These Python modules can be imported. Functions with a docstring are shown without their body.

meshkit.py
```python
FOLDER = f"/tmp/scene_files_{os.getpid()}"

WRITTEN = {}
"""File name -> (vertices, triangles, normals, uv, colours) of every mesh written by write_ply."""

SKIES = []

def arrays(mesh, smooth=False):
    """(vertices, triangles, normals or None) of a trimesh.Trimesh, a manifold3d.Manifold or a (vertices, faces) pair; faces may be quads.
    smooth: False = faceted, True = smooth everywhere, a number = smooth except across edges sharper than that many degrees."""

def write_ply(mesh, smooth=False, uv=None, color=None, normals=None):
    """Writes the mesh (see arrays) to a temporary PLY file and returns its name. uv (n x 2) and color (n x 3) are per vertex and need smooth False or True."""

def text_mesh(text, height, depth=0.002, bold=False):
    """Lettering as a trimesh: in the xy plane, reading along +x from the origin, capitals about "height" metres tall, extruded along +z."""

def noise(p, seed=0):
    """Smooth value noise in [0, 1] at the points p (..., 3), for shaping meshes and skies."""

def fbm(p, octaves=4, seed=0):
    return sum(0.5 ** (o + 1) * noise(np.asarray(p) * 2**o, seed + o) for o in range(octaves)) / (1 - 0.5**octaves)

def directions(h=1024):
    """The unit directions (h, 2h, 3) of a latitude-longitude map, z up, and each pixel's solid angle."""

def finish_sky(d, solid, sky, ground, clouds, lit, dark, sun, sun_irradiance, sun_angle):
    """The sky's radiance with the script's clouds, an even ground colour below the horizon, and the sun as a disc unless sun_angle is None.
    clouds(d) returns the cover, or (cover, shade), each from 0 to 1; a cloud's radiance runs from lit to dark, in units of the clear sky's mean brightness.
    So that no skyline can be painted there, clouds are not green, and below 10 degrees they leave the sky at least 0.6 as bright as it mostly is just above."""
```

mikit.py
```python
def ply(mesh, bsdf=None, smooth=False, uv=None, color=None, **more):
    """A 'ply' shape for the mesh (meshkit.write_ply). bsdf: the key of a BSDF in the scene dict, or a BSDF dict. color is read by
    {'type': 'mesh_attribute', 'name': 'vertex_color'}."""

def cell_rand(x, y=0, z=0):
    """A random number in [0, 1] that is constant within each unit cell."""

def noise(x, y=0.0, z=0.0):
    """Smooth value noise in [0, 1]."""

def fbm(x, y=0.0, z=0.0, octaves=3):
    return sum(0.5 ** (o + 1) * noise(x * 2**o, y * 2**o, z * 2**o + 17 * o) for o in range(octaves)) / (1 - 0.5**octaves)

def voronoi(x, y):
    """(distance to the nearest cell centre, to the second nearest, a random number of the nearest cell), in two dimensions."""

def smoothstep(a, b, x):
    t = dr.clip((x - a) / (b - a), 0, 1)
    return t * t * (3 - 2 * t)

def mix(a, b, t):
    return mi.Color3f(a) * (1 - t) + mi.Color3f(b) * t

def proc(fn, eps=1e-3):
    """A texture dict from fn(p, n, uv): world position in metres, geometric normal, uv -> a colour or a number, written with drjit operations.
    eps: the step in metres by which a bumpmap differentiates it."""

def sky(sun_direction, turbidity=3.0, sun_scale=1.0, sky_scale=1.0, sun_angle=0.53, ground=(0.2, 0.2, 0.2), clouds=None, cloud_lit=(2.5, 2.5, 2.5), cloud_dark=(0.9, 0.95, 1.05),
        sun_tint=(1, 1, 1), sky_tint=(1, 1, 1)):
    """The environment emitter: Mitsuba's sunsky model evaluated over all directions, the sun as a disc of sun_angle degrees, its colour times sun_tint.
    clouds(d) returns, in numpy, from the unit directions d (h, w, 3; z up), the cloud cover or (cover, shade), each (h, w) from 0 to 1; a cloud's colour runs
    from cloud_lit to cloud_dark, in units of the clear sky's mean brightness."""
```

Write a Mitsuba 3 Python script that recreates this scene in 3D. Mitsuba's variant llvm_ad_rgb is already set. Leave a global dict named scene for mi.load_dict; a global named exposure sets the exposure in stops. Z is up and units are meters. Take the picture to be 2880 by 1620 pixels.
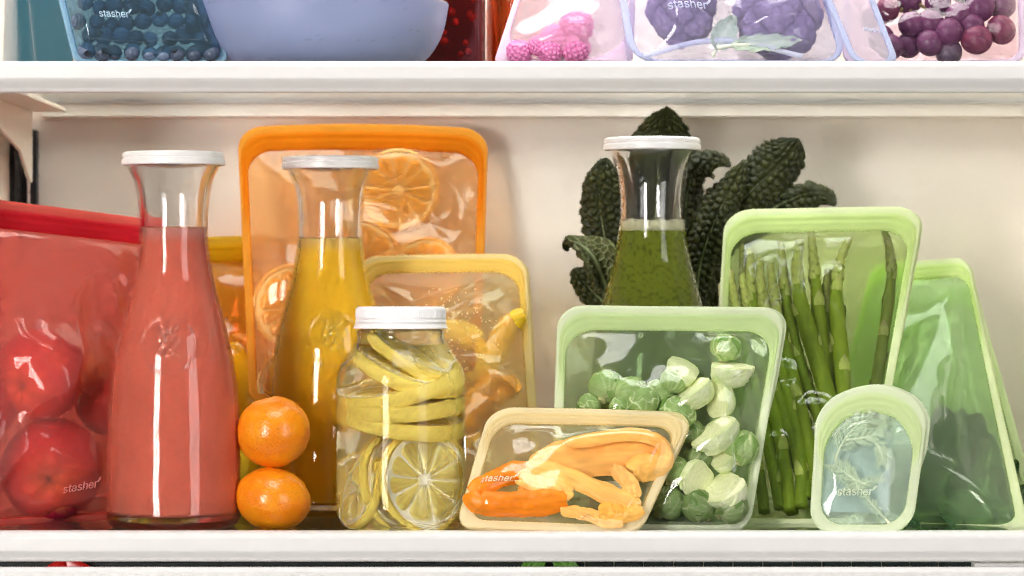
import math
import numpy as np
import mitsuba as mi
import mikit, meshkit
from meshkit import noise, fbm
from scipy.spatial import cKDTree
from scipy.interpolate import LinearNDInterpolator

scene, labels = {}, {}
T = mi.ScalarTransform4f

# ------------------------------------------------------------------ camera, lamps, exposure
DIST, FOCAL = 2.2, 8800.0          # metres from the lens to the shelf front; focal length in pixels of a 2880 px wide frame
FOV = 2 * math.degrees(math.atan(1440 / FOCAL))
scene['camera'] = {'type': 'thinlens', 'fov': FOV, 'fov_axis': 'x', 'aperture_radius': 0.008, 'focus_distance': DIST + 0.06,
                   'near_clip': 0.05, 'far_clip': 60.0, 'to_world': T().look_at(origin=[0, -DIST, 0], target=[0, 0, 0], up=[0, 0, 1])}
exposure = 0.09


def lamp(key, origin, target, w, h, rgb, label):
    scene[key] = {'type': 'rectangle', 'to_world': T().look_at(origin=origin, target=target, up=[0, 0, 1]) @ T().scale([w / 2, h / 2, 1]),
                  'bsdf': {'type': 'ref', 'id': 'lamp_cloth'}, 'emitter': {'type': 'area', 'radiance': {'type': 'rgb', 'value': rgb}}}
    labels[key] = {'label': label, 'category': 'lamp'}


scene['lamp_cloth'] = {'type': 'diffuse', 'reflectance': {'type': 'rgb', 'value': [0.8, 0.8, 0.8]}}
lamp('softbox_lamp', [-1.85, -3.6, 0.38], [0, 0.1, 0.0], 0.75, 2.2, [24.5, 23.3, 22.0], 'tall narrow glowing white softbox standing left of the camera')
lamp('softbox_lamp_001', [2.6, -3.0, 0.5], [0, 0.1, 0.0], 1.2, 2.4, [3.9, 3.85, 3.85], 'broad dim glowing white softbox standing right of the camera')
lamp('softbox_lamp_002', [0.1, -0.85, 2.0], [0, 0.15, 0.0], 1.2, 0.6, [8.0, 7.8, 7.6], 'broad glowing white softbox hung over the camera')
lamp('cabinet_lamp', [0.0, 0.17, 0.60], [0.0, 0.1701, 0.0], 0.7, 0.22, [8.0, 7.7, 7.5], 'flat glowing lamp under the cabinet ceiling above the top shelf')
scene['room_light'] = {'type': 'constant', 'radiance': {'type': 'rgb', 'value': [0.13, 0.121, 0.112]}}
# ------------------------------------------------------------------ helpers
def P(qx, qy, d):
    """The point d metres behind the shelf front that stands at this place of the 2880 x 1620 frame."""
    s = (DIST + d) / FOCAL
    return np.array([(qx - 1440) * s, d, (810 - qy) * s])


def px(n, d):
    return n * (DIST + d) / FOCAL


def numbered(key):
    taken = lambda k: k in labels or k in scene or any(x.startswith(k + '__') for x in scene)
    if not taken(key):
        return key
    i = 1
    while taken(f'{key}_{i:03d}'):
        i += 1
    return f'{key}_{i:03d}'


def thing(name, label, cat, group=None, kind=None):
    key = numbered(name)
    labels[key] = {'label': label, 'category': cat}
    if group:
        labels[key]['group'] = group
    if kind:
        labels[key]['kind'] = kind
    return key


def struct(name, mesh, bsdf, smooth=False, label=None):
    key = numbered(name)
    scene[key] = mikit.ply(mesh, bsdf, smooth)
    labels[key] = {'kind': 'structure'}
    if label:
        labels[key]['label'] = label
    return key


def part(holder, name, mesh, bsdf, smooth=True, color=None, label=None):
    key = numbered(holder + '__' + name)
    if color is not None:
        n = len(mesh[0])
        color = np.broadcast_to(np.asarray(color, float), (n, 3))
    scene[key] = mikit.ply(mesh, bsdf, smooth, color=color)
    if label:
        labels[key] = {'label': label}
    return key


def one(name, mesh, bsdf, label, cat, smooth=True, color=None, group=None, kind=None):
    key = thing(name, label, cat, group, kind)
    if color is not None:
        color = np.broadcast_to(np.asarray(color, float), (len(mesh[0]), 3))
    scene[key] = mikit.ply(mesh, bsdf, smooth, color=color)
    return key


def join(ms):
    vs, fs, n = [], [], 0
    for v, f in ms:
        v, f = np.asarray(v, float), np.asarray(f, int)
        if f.shape[1] == 4:
            f = np.vstack([f[:, [0, 1, 2]], f[:, [0, 2, 3]]])
        vs.append(v); fs.append(f + n); n += len(v)
    return np.vstack(vs), np.vstack(fs)


def tri(m):
    return m.vertices.copy(), m.faces.copy()


def grid(nu, nv, wrap_u=False, wrap_v=False):
    """faces of a grid of nu x nv vertices (u slow)"""
    iu = np.arange(nu if wrap_u else nu - 1); iv = np.arange(nv if wrap_v else nv - 1)
    a, b = np.meshgrid(iu, iv, indexing='ij')
    a2, b2 = (a + 1) % nu, (b + 1) % nv
    q = np.stack([a * nv + b, a2 * nv + b, a2 * nv + b2, a * nv + b2], -1).reshape(-1, 4)
    return np.vstack([q[:, [0, 1, 2]], q[:, [0, 2, 3]]])


def lathe(prof, n=96, smooth_pts=0):
    """closed turned body from (r, z) pairs; a pair given twice makes a crease"""
    prof = np.asarray(prof, float)
    a = np.linspace(0, 2 * np.pi, n, endpoint=False)
    v = np.stack([np.outer(prof[:, 0], np.cos(a)), np.outer(prof[:, 0], np.sin(a)), np.repeat(prof[:, 1:2], n, 1)], -1).reshape(-1, 3)
    return v, grid(len(prof), n, wrap_v=True)[:, ::-1]


def smooth_profile(pts, n=80):
    """monotone-ish spline through (r, z) control pairs"""
    from scipy.interpolate import PchipInterpolator
    pts = np.asarray(pts, float)
    t = np.r_[0, np.cumsum(np.linalg.norm(np.diff(pts, axis=0), axis=1))]
    s = np.linspace(0, t[-1], n)
    return np.stack([PchipInterpolator(t, pts[:, 0])(s), PchipInterpolator(t, pts[:, 1])(s)], 1)


def spline(pts, n):
    from scipy.interpolate import CubicSpline
    pts = np.asarray(pts, float)
    if len(pts) == 2:
        return pts[0] + np.linspace(0, 1, n)[:, None] * (pts[1] - pts[0])
    t = np.r_[0, np.cumsum(np.linalg.norm(np.diff(pts, axis=0), axis=1))]
    return CubicSpline(t, pts)(np.linspace(0, t[-1], n))


def frames(path, up):
    path = np.asarray(path, float)
    t = np.gradient(path, axis=0); t /= np.linalg.norm(t, axis=1, keepdims=True) + 1e-12
    up = np.broadcast_to(np.asarray(up, float), path.shape)
    b = np.cross(t, up); b /= np.linalg.norm(b, axis=1, keepdims=True) + 1e-12
    return t, b, np.cross(b, t)


def tube(path, rad, m=10, up=(0.03, -1, 0.05), cap=True):
    path = np.asarray(path, float)
    rad = np.broadcast_to(np.asarray(rad, float), (len(path),))
    t, b, n = frames(path, up)
    a = np.linspace(0, 2 * np.pi, m, endpoint=False)
    v = path[:, None] + rad[:, None, None] * (np.cos(a)[None, :, None] * b[:, None] + np.sin(a)[None, :, None] * n[:, None])
    v = v.reshape(-1, 3); f = grid(len(path), m, wrap_v=True)
    if cap:
        k = len(v); e = (len(path) - 1) * m; i = np.arange(m)
        v = np.vstack([v, path[:1], path[-1:]])
        f = np.vstack([f, np.stack([i, (i + 1) % m, i * 0 + k], 1), np.stack([e + (i + 1) % m, e + i, i * 0 + k + 1], 1)])
    return v, f


def box(x0, x1, y0, y1, z0, z1, r=0.0015):
    """box with chamfered edges"""
    c = np.array([(x0 + x1) / 2, (y0 + y1) / 2, (z0 + z1) / 2]); h = np.array([x1 - x0, y1 - y0, z1 - z0]) / 2
    r = min(r, h.min() * 0.9)
    import trimesh
    pts = []
    for s in np.ndindex(2, 2, 2):
        s = np.array(s) * 2 - 1
        for k in range(3):
            q = h - r; q[k] = h[k]
            pts.append(c + s * q)
    return tri(trimesh.convex.convex_hull(np.array(pts)))


def prism(poly, axis, a0, a1):
    """2-D outline pushed along an axis: axis 'x' -> (y, z) outline, 'y' -> (x, z)"""
    import trimesh
    from shapely.geometry import Polygon
    m = trimesh.creation.extrude_polygon(Polygon(poly), a1 - a0, engine='earcut')
    v = m.vertices
    if axis == 'x':
        v = np.stack([v[:, 2] + a0, v[:, 0], v[:, 1]], 1)
    else:
        v = np.stack([v[:, 0], v[:, 2] + a0, v[:, 1]], 1)
        return v, m.faces[:, ::-1]
    return v, m.faces


def sphere_grid(nu=48, nv=96):
    """unit sphere as a lat-long grid: vertices, faces"""
    th = np.linspace(0, np.pi, nu); ph = np.linspace(0, 2 * np.pi, nv, endpoint=False)
    v = np.stack([np.outer(np.sin(th), np.cos(ph)), np.outer(np.sin(th), np.sin(ph)), np.repeat(np.cos(th)[:, None], nv, 1)], -1).reshape(-1, 3)
    return v, grid(nu, nv, wrap_v=True)


def rot(axis, deg):
    import trimesh
    return trimesh.transformations.rotation_matrix(math.radians(deg), axis)[:3, :3]


def place(m, pos=(0, 0, 0), R=None, s=1.0):
    v = np.asarray(m[0]) * s
    if R is not None:
        v = v @ np.asarray(R).T
    return v + np.asarray(pos), m[1]


def frame_to(z, x=None):
    """rotation whose third column is z"""
    z = np.asarray(z, float); z = z / np.linalg.norm(z)
    x = np.asarray(x if x is not None else ([1, 0, 0] if abs(z[0]) < 0.9 else [0, 0, 1]), float)
    y = np.cross(z, x); y /= np.linalg.norm(y)
    return np.stack([np.cross(y, z), y, z], 1)


def mixc(a, b, t):
    t = np.clip(np.asarray(t, float), 0, 1)[..., None]
    return np.asarray(a, float) * (1 - t) + np.asarray(b, float) * t


def sst(a, b, x):
    t = np.clip((np.asarray(x, float) - a) / (b - a), 0, 1)
    return t * t * (3 - 2 * t)


# ------------------------------------------------------------------ materials
VC = {'type': 'mesh_attribute', 'name': 'vertex_color'}


def rgb(*c):
    return {'type': 'rgb', 'value': list(c)}


def pr(base, rough, spec=0.5, **k):
    return {'type': 'twosided', 'b': {'type': 'principled', 'base_color': base, 'roughness': rough, 'specular': spec, **k}}


scene['matte'] = pr(VC, 0.75, 0.3)
scene['satin'] = pr(VC, 0.42, 0.45)
scene['gloss'] = pr(VC, 0.22, 0.5)
scene['wet'] = pr(VC, 0.14, 0.5, clearcoat=0.6, clearcoat_gloss=0.9)
scene['pulp'] = {'type': 'twosided', 'b': {'type': 'diffuse', 'reflectance': VC}}
scene['flesh'] = {'type': 'principledthin', 'base_color': VC, 'roughness': 0.3, 'diff_trans': 0.7, 'spec_trans': 0.0, 'eta': 1.4}
# silicone: the rim and lip of a bag let light through but not shapes
scene['silicone'] = {'type': 'principledthin', 'base_color': VC, 'roughness': 0.38, 'diff_trans': 0.9, 'spec_trans': 0.0, 'eta': 1.42}
# the bag's window film: clear glossy sheet with a share of milky haze
scene['film_clear'] = {'type': 'thindielectric', 'int_ior': 1.34, 'specular_transmittance': VC}
for nm, wt in (('film_hazy', 0.14), ('film_milky', 0.24), ('film_frosted', 0.45)):
    scene[nm] = {'type': 'blendbsdf', 'weight': wt,
                 'a': {'type': 'thindielectric', 'int_ior': 1.34, 'specular_transmittance': VC},
                 'b': {'type': 'principledthin', 'base_color': VC, 'roughness': 0.35, 'diff_trans': 1.0, 'spec_trans': 0.0, 'eta': 1.42}}
scene['glass'] = {'type': 'dielectric', 'int_ior': 1.5}
scene['red_glass'] = {'type': 'dielectric', 'int_ior': 1.45, 'specular_transmittance': rgb(.95, .45, .42)}
scene['water'] = {'type': 'dielectric', 'int_ior': 1.33}
scene['shelf_glass'] = {'type': 'dielectric', 'int_ior': 1.5, 'specular_transmittance': rgb(0.88, 0.93, 0.90)}
scene['white_enamel'] = pr(mikit.proc(lambda p, n, uv: mikit.mix((0.80, 0.79, 0.785), (0.74, 0.73, 0.72), mikit.fbm(p.x * 9, p.y * 9, p.z * 30))), 0.33, 0.5)
scene['liner'] = pr(mikit.proc(lambda p, n, uv: mikit.mix((0.85, 0.78, 0.71), (0.82, 0.74, 0.66), mikit.fbm(p.x * 5, p.y * 5, p.z * 5) + 0.15 * mikit.noise(p.x * 900, p.y * 900, p.z * 900))), 0.45, 0.4)
scene['dark_metal'] = pr(rgb(0.012, 0.014, 0.016), 0.4, 0.4)
scene['dark_tile'] = pr(rgb(0.035, 0.05, 0.052), 0.35, 0.4)
# ------------------------------------------------------------------ the cold cabinet
XL, XR, YB = -0.408, 0.440, 0.385
SH_T, SH_B = 0.1598, 0.1378            # upper shelf front: top, bottom
LO_T, LO_B = -0.1715, -0.1930          # lower shelf front
SHELF = -0.1735                        # what stands on the lower shelf stands at this height
USHELF = 0.1590
struct('back_wall', box(XL - 0.02, XR + 0.02, YB, YB + 0.02, -0.42, 0.66, 0.0005), 'liner', label='pale warm cabinet back wall')
struct('left_wall', box(XL - 0.02, XL, 0.02, YB - 0.001, -0.42, 0.66, 0.0005), 'liner')
struct('right_wall', box(XR, XR + 0.02, 0.02, YB - 0.001, -0.42, 0.66, 0.0005), 'liner')
struct('cabinet_ceiling', box(XL, XR, 0.02, YB - 0.001, 0.64, 0.66, 0.0005), 'liner')


def shelf(top, bot, lip_r, mid, label, nm='glass_shelf'):
    s = thing(nm, label, 'shelf')
    # front trim: rounded nose, hollow underside
    h = top - bot
    pts = [(0.022, top - 0.0005), (0.006, top), (0.0032, top - 0.0006), (0.0010, top - 0.0022), (0.0, top - 0.0050), (0.0001, top - h * mid), (0.0006, top - h * mid - 0.0012),
           (lip_r, bot + 0.0030), (lip_r + 0.0016, bot + 0.0008), (lip_r + 0.004, bot), (0.022, bot + 0.0012)]
    pr_ = smooth_profile([(a, -b) for a, b in pts], 90)
    pr_[:, 1] *= -1
    x = np.linspace(XL - 0.016, XR + 0.016, 3)
    v = np.stack([np.repeat(x, len(pr_)), np.tile(pr_[:, 0], 3), np.tile(pr_[:, 1], 3)], 1)
    part(s, 'front_trim', (v, grid(3, len(pr_))[:, ::-1]), 'white_enamel', True)
    part(s, 'glass_pane', box(XL + 0.014, XR - 0.014, 0.0225, YB - 0.02, top - 0.0062, top - 0.0012, 0.0004), 'shelf_glass', False)
    part(s, 'rear_trim', box(XL + 0.014, XR - 0.014, YB - 0.0195, YB - 0.012, top - 0.009, top + 0.002, 0.0015), 'white_enamel', False)
    for x0, x1 in ((XL + 0.004, XL + 0.0135), (XR - 0.0135, XR - 0.004)):
        part(s, 'side_trim', box(x0, x1, 0.0225, YB - 0.02, top - 0.012, top - 0.0005, 0.001), 'white_enamel', False)
    return s


shelf(SH_T, SH_B, 0.0058, .54, 'white edged glass shelf above, carrying the blue and purple food')
shelf(LO_T, LO_B, 0.0040, .62, 'white edged glass shelf below, carrying the carafes and the green bags')
# rail across the back wall just under the upper shelf
struct('wall_rail', box(P(117, 0, .365)[0], XR - 0.001, 0.368, YB - 0.0005, P(0, 330, .368)[2], P(0, 288, .368)[2], 0.001), 'liner', label='raised pale rail across the back wall')

# cantilever bracket at the left
b = thing('shelf_bracket', 'pale metal shelf bracket at the upper left with a slanted lower edge', 'bracket')
zt = SH_T - 0.0125
pl = [(0.02, zt), (0.345, zt), (0.345, P(0, 512, .345)[2]), (0.335, P(0, 512, .335)[2]), (P(0, 0, .285)[1], P(0, 424, .285)[2]), (0.02, P(0, 240, .02)[2])]
part(b, 'plate', prism(pl, 'x', XL + 0.0155, XL + 0.018), 'liner', False)
part(b, 'flange', box(XL + 0.018, XL + 0.045, 0.024, 0.345, zt - 0.004, zt - 0.0005, 0.0006), 'liner', False)
t_ = thing('slotted_track', 'dark slotted shelf track in the corner behind the left bracket', 'track')
part(t_, 'channel', box(XL + 0.0005, XL + 0.0045, 0.340, 0.366, 0.058, 0.13, 0.0005), 'dark_metal', False)
part(t_, 'channel', box(XL + 0.0045, XL + 0.017, 0.372, 0.3845, 0.058, 0.13, 0.0005), 'dark_metal', False)
part(t_, 'slot_edge', box(XL + 0.010, XL + 0.012, 0.3685, 0.3718, 0.058, 0.13, 0.0003), 'liner', False)

# below the lower shelf: the drawer front, and what shows through the gap
struct('drawer_front', box(XL - 0.016, XR + 0.016, 0.0, 0.012, -0.34, P(0, 1597, 0)[2], 0.003), 'white_enamel')
struct('drawer_floor', box(XL, XR, 0.012, YB - 0.002, -0.40, -0.395, 0.0005), 'dark_tile')
pan = thing('drawer_liner', 'dark ribbed liner seen through the gap under the lower shelf', 'liner')
xs = np.array([-420, 1560, 1645, 1727, 1810, 1895, 1979, 2062, 2146, 2229, 2312, 2396, 2480, 2560, 2640, 2735])
for i in range(len(xs) - 1):
    x0, x1 = px(xs[i] - 1440, .03), px(xs[i + 1] - 1440, .03)
    part(pan, 'tile', box(max(x0, XL + .002) + 0.0004, x1 - 0.0004, 0.03, 0.034, -0.26, -0.1955, 0.0004), 'dark_tile', False)
part(pan, 'end_block', box(P(2736, 0, .02)[0], XR - 0.002, 0.016, 0.029, -0.26, -0.1945, 0.001), 'white_enamel', False)
# ------------------------------------------------------------------ builders: bags, bottles
def rrect(w, h, rt, rb, l=0, r=0, t=0, b=0, arch=0.0, ns=30, nc=12):
    """rounded rectangle as a loop, from the bottom left corner rightwards; l, r, t, b pull its sides in"""
    x0, x1, y0, y1 = l, w - r, b, h - t
    out = []
    cs = [((x0 + rb, y0 + rb), rb, 180), ((x1 - rb, y0 + rb), rb, 270), ((x1 - rt, y1 - rt), rt, 0), ((x0 + rt, y1 - rt), rt, 90)]
    for i, ((cx, cy), rr, a0) in enumerate(cs):
        a = np.radians(a0 + np.linspace(0, 90, nc))
        c = np.stack([cx + rr * np.cos(a), cy + rr * np.sin(a)], 1)
        (nx, ny), nr, na = cs[(i + 1) % 4]
        e = np.array([nx + nr * math.cos(math.radians(na)), ny + nr * math.sin(math.radians(na))])
        k = np.linspace(0, 1, ns + 2)[1:-1, None]
        out += [c, c[-1] + (e - c[-1]) * k]
    p = np.vstack(out)
    if arch:
        k = np.clip((p[:, 1] - y0) / (y1 - y0), 0, 1)
        p[:, 1] += arch * k * (1 - (2 * (p[:, 0] - x0) / (x1 - x0) - 1) ** 2)
    return p


class Bag:
    def __init__(s, name, label, quad, deps, tint, rim, seal, film='film_clear', side=.0065, top=.026, bot=.006, Rt=.017, Rb=.015, rin=.02,
                 front=.018, back=.012, wr=.0022, wf=(24, 9), wang=70, wave=.004, arch=0.0, sag=1.0, seed=1, word=None, group='soft silicone food bags', lip=.0, cat='food bag',
                 back_film=None, film_noise=.10, back_tint=None):
        s.key = thing(name, label, cat, group)
        s.c = [P(q[0], q[1], d) for q, d in zip(quad, deps)]        # TL TR BR BL
        tl, tr, br, bl = s.c
        s.w = (np.linalg.norm(tr - tl) + np.linalg.norm(br - bl)) / 2
        s.h = (np.linalg.norm(tl - bl) + np.linalg.norm(tr - br)) / 2
        n = np.cross(tr - tl + br - bl, tl - bl + tr - br); s.n = n / np.linalg.norm(n)
        if s.n[1] > 0:
            s.n = -s.n
        s.wave, s.seed, s.front, s.back, s.sag = wave, seed, front, back, sag
        w, h = s.w, s.h
        outer = rrect(w, h, Rt, Rb, arch=arch)
        inner = rrect(w, h, rin, rin * .9, side, side, top, bot, arch=arch * .8)
        # rim and lip: one closed loop of silicone
        K = 16
        tt = np.linspace(0, 1, K)
        O, I = outer[:, None], inner[:, None]
        ab = O + (I - O) * tt[None, :, None]
        wd = np.linalg.norm(inner - outer, axis=1)[:, None]
        wtop = sst(side * 1.3, top * .8, wd) * sst(h * .55, h * .8, outer[:, 1:2])
        th = .0013 + .0004 * sst(.1, .3, tt)[None] + wtop * (.0013 * np.exp(-((tt - .46) / .07) ** 2) + .0011 * np.exp(-((tt - .70) / .06) ** 2) - .0004 * np.exp(-((tt - .27) / .05) ** 2))[None]
        th = th * np.sqrt(np.clip(1 - np.abs(2 * tt - 1) ** 14, 0.02, 1))[None]
        col = mixc(rim, seal, (wtop * sst(.22, .4, tt)[None] * .9) + (1 - wtop) * .15 * sst(.3, .9, tt)[None])
        col = col * (0.94 + .12 * fbm(np.dstack([ab * 40, ab[..., :1] * 0 + seed]), 3))[..., None]
        F, B = s.pt(ab, th), s.pt(ab, -th)
        v = np.concatenate([F, B[:, ::-1]], 1).reshape(-1, 3)
        cc = np.concatenate([col, col[:, ::-1]], 1).reshape(-1, 3)
        N = len(outer)
        part(s.key, 'rim', (v, grid(N, 2 * K, True, True)), 'silicone', True, np.clip(cc, 0, 1))
        if lip:                                     # the back sheet's own lip, showing past the front one
            e = np.array([lip, lip * .5])
            o2, i2 = outer + e, outer + (inner - outer) * .45 + e * .3
            m = outer[:, 1] > h * .45
            ab2 = o2[:, None] + (i2 - o2)[:, None] * tt[None, :, None]
            fade = sst(h * .45, h * .7, outer[:, 1])[:, None, None]
            ab2 = ab * (1 - fade) + ab2 * fade
            t2 = th * .8 * (.2 + .8 * fade[..., 0])
            F2, B2 = s.pt(ab2, t2 - .0034), s.pt(ab2, -t2 - .0034)
            v2 = np.concatenate([F2, B2[:, ::-1]], 1).reshape(-1, 3)
            part(s.key, 'back_lip', (v2, grid(N, 2 * K, True, True)), 'silicone', True, np.clip(np.asarray(rim) * .92, 0, 1))
        s.inner = inner
        s.back_tint = back_tint or tint
        s.film = (tint, film, back_film or film, film_noise, wr, wf, wang, word, rim)
        s.first = len(scene)

    def project(s, p):
        """(a, b, height) of world points in the bag's own coordinates"""
        tl, tr, br, bl = s.c
        u = np.full(len(p), .5); v = np.full(len(p), .5); h = np.zeros(len(p))
        for _ in range(6):
            U, V = u[:, None], v[:, None]
            r = (bl * (1 - U) + br * U) * (1 - V) + (tl * (1 - U) + tr * U) * V + s.n * h[:, None] - p
            du = (br - bl) * (1 - V) + (tr - tl) * V
            dv = (tl - bl) * (1 - U) + (tr - br) * U
            J = np.stack([du, dv, np.broadcast_to(s.n, du.shape)], -1)
            d = np.linalg.solve(J, -r[..., None])[..., 0]
            u, v, h = u + d[:, 0], v + d[:, 1], h + d[:, 2]
        wv = s.wave * 2 * (fbm(np.stack([u * 1.7 + s.seed, v * 1.7, u * 0 + 3.3], -1), 2) - .5)
        return u * s.w, v * s.h, h - wv

    def close(s, slack=.55):
        """lays the two window films over whatever was put in the bag since it was begun"""
        tint, film, bfilm, film_noise, wr, wf, wang, word, rim = s.film
        w, h, seed, inner = s.w, s.h, s.seed, s.inner
        cell = .0012
        na, nb = int(w / cell) + 2, int(h / cell) + 2
        up, dn = np.full((na, nb), -1.0), np.full((na, nb), 1.0)
        for k in list(scene)[s.first:]:
            e = scene[k]
            if e.get('type') != 'ply' or k.startswith(s.key + '__rim') or k.startswith(s.key + '__back_lip'):
                continue
            p = np.asarray(meshkit.WRITTEN[e['filename']][0], float); fc = meshkit.WRITTEN[e['filename']][1]
            if 'to_world' in e:
                M = np.array(T(e['to_world']).matrix, float); p = p @ M[:3, :3].T + M[:3, 3]
            p = np.vstack([p, p[fc].mean(1)])
            a, b, hh = s.project(p)
            ok = (a > 0) & (a < w) & (b > 0) & (b < h)
            ia, ib = (a[ok] / cell).astype(int), (b[ok] / cell).astype(int)
            np.maximum.at(up, (ia, ib), hh[ok] + .0011); np.minimum.at(dn, (ia, ib), hh[ok] - .0011)
        import shapely
        from shapely.geometry import Polygon
        from scipy import ndimage as nd
        A, B = np.meshgrid((np.arange(na) + .5) * cell, (np.arange(nb) + .5) * cell, indexing='ij')
        inside = shapely.contains_xy(Polygon(inner), A, B)
        dist = nd.distance_transform_edt(inside) * cell
        k_ = np.clip(dist / (.42 * min(w, h)), 0, 1)
        shape = np.clip(1 - (1 - k_) ** 2.4, 0, 1) ** .8 * (1 + (s.sag - 1) * (1 - 2 * B / h)) * slack
        fld = []
        for ob, air in ((up, s.front * shape), (-dn, s.back * shape)):
            ob = np.maximum(nd.grey_dilation(np.where(inside, ob, -1), 7), 0)
            lim = np.sqrt(dist * .030) + .0005                      # near the rim the film cannot stand out steeply
            ob = np.minimum(nd.gaussian_filter(ob, 3.2), lim)
            z = np.where(inside, np.maximum(ob, air), 0)
            for _ in range(340):
                av = (z[2:, 1:-1] + z[:-2, 1:-1] + z[1:-1, 2:] + z[1:-1, :-2]) / 4
                z[1:-1, 1:-1] = np.where(inside[1:-1, 1:-1], np.maximum(np.maximum(ob, air)[1:-1, 1:-1], av), 0)
            z = nd.gaussian_filter(z, 3.4)
            fld.append(np.where(inside, z, 0))
        J = 76
        q = np.linspace(1, 0, J)
        cen = inner.mean(0)
        g = cen + (inner - cen)[:, None] * q[None, :, None]
        ca, sa = math.cos(math.radians(wang)), math.sin(math.radians(wang))
        ga, gb = g[..., 0] * ca + g[..., 1] * sa, -g[..., 0] * sa + g[..., 1] * ca
        wa = fbm(np.stack([g[..., 0] * 18, g[..., 1] * 18, g[..., 0] * 0 + seed * 3.1], -1), 2) - .5
        cre = 1 - np.abs(2 * fbm(np.stack([ga * wf[1] + 1.2 * wa, gb * wf[0] + 2.5 * wa, ga * 0 + seed * 7.7], -1), 2) - 1)
        soft = fbm(np.stack([g[..., 0] * 28, g[..., 1] * 22, g[..., 0] * 0 + seed * 5.3], -1), 3)
        env = (1 - q ** 8)[None]
        at = np.stack([g[..., 0] / cell - .5, g[..., 1] / cell - .5])
        hf = nd.map_coordinates(fld[0], at, order=1, mode='nearest') + env * wr * (1.1 * cre ** 4 + 1.3 * soft)
        hb = nd.map_coordinates(fld[1], at, order=1, mode='nearest') + env * wr * soft[::-1]
        hf, hb = np.maximum(hf, .0004), np.maximum(hb, .0004)
        hf[:, 0] = hb[:, 0] = .0004
        hf[:, -1] = hf[:, -1].mean(); hb[:, -1] = hb[:, -1].mean()
        f = grid(len(inner), J, True)
        fc = np.asarray(tint, float) * (1 - film_noise + 2 * film_noise * fbm(np.dstack([g * 30, g[..., :1] * 0 + seed]), 3))[..., None]
        fc = np.clip(fc, 0, 1).reshape(-1, 3)
        part(s.key, 'front_film', (s.pt(g, hf).reshape(-1, 3), f), film, True, fc)
        part(s.key, 'back_film', (s.pt(g, -hb).reshape(-1, 3), f), bfilm, True, np.clip(fc / np.asarray(tint) * np.asarray(s.back_tint), 0, 1))
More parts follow.
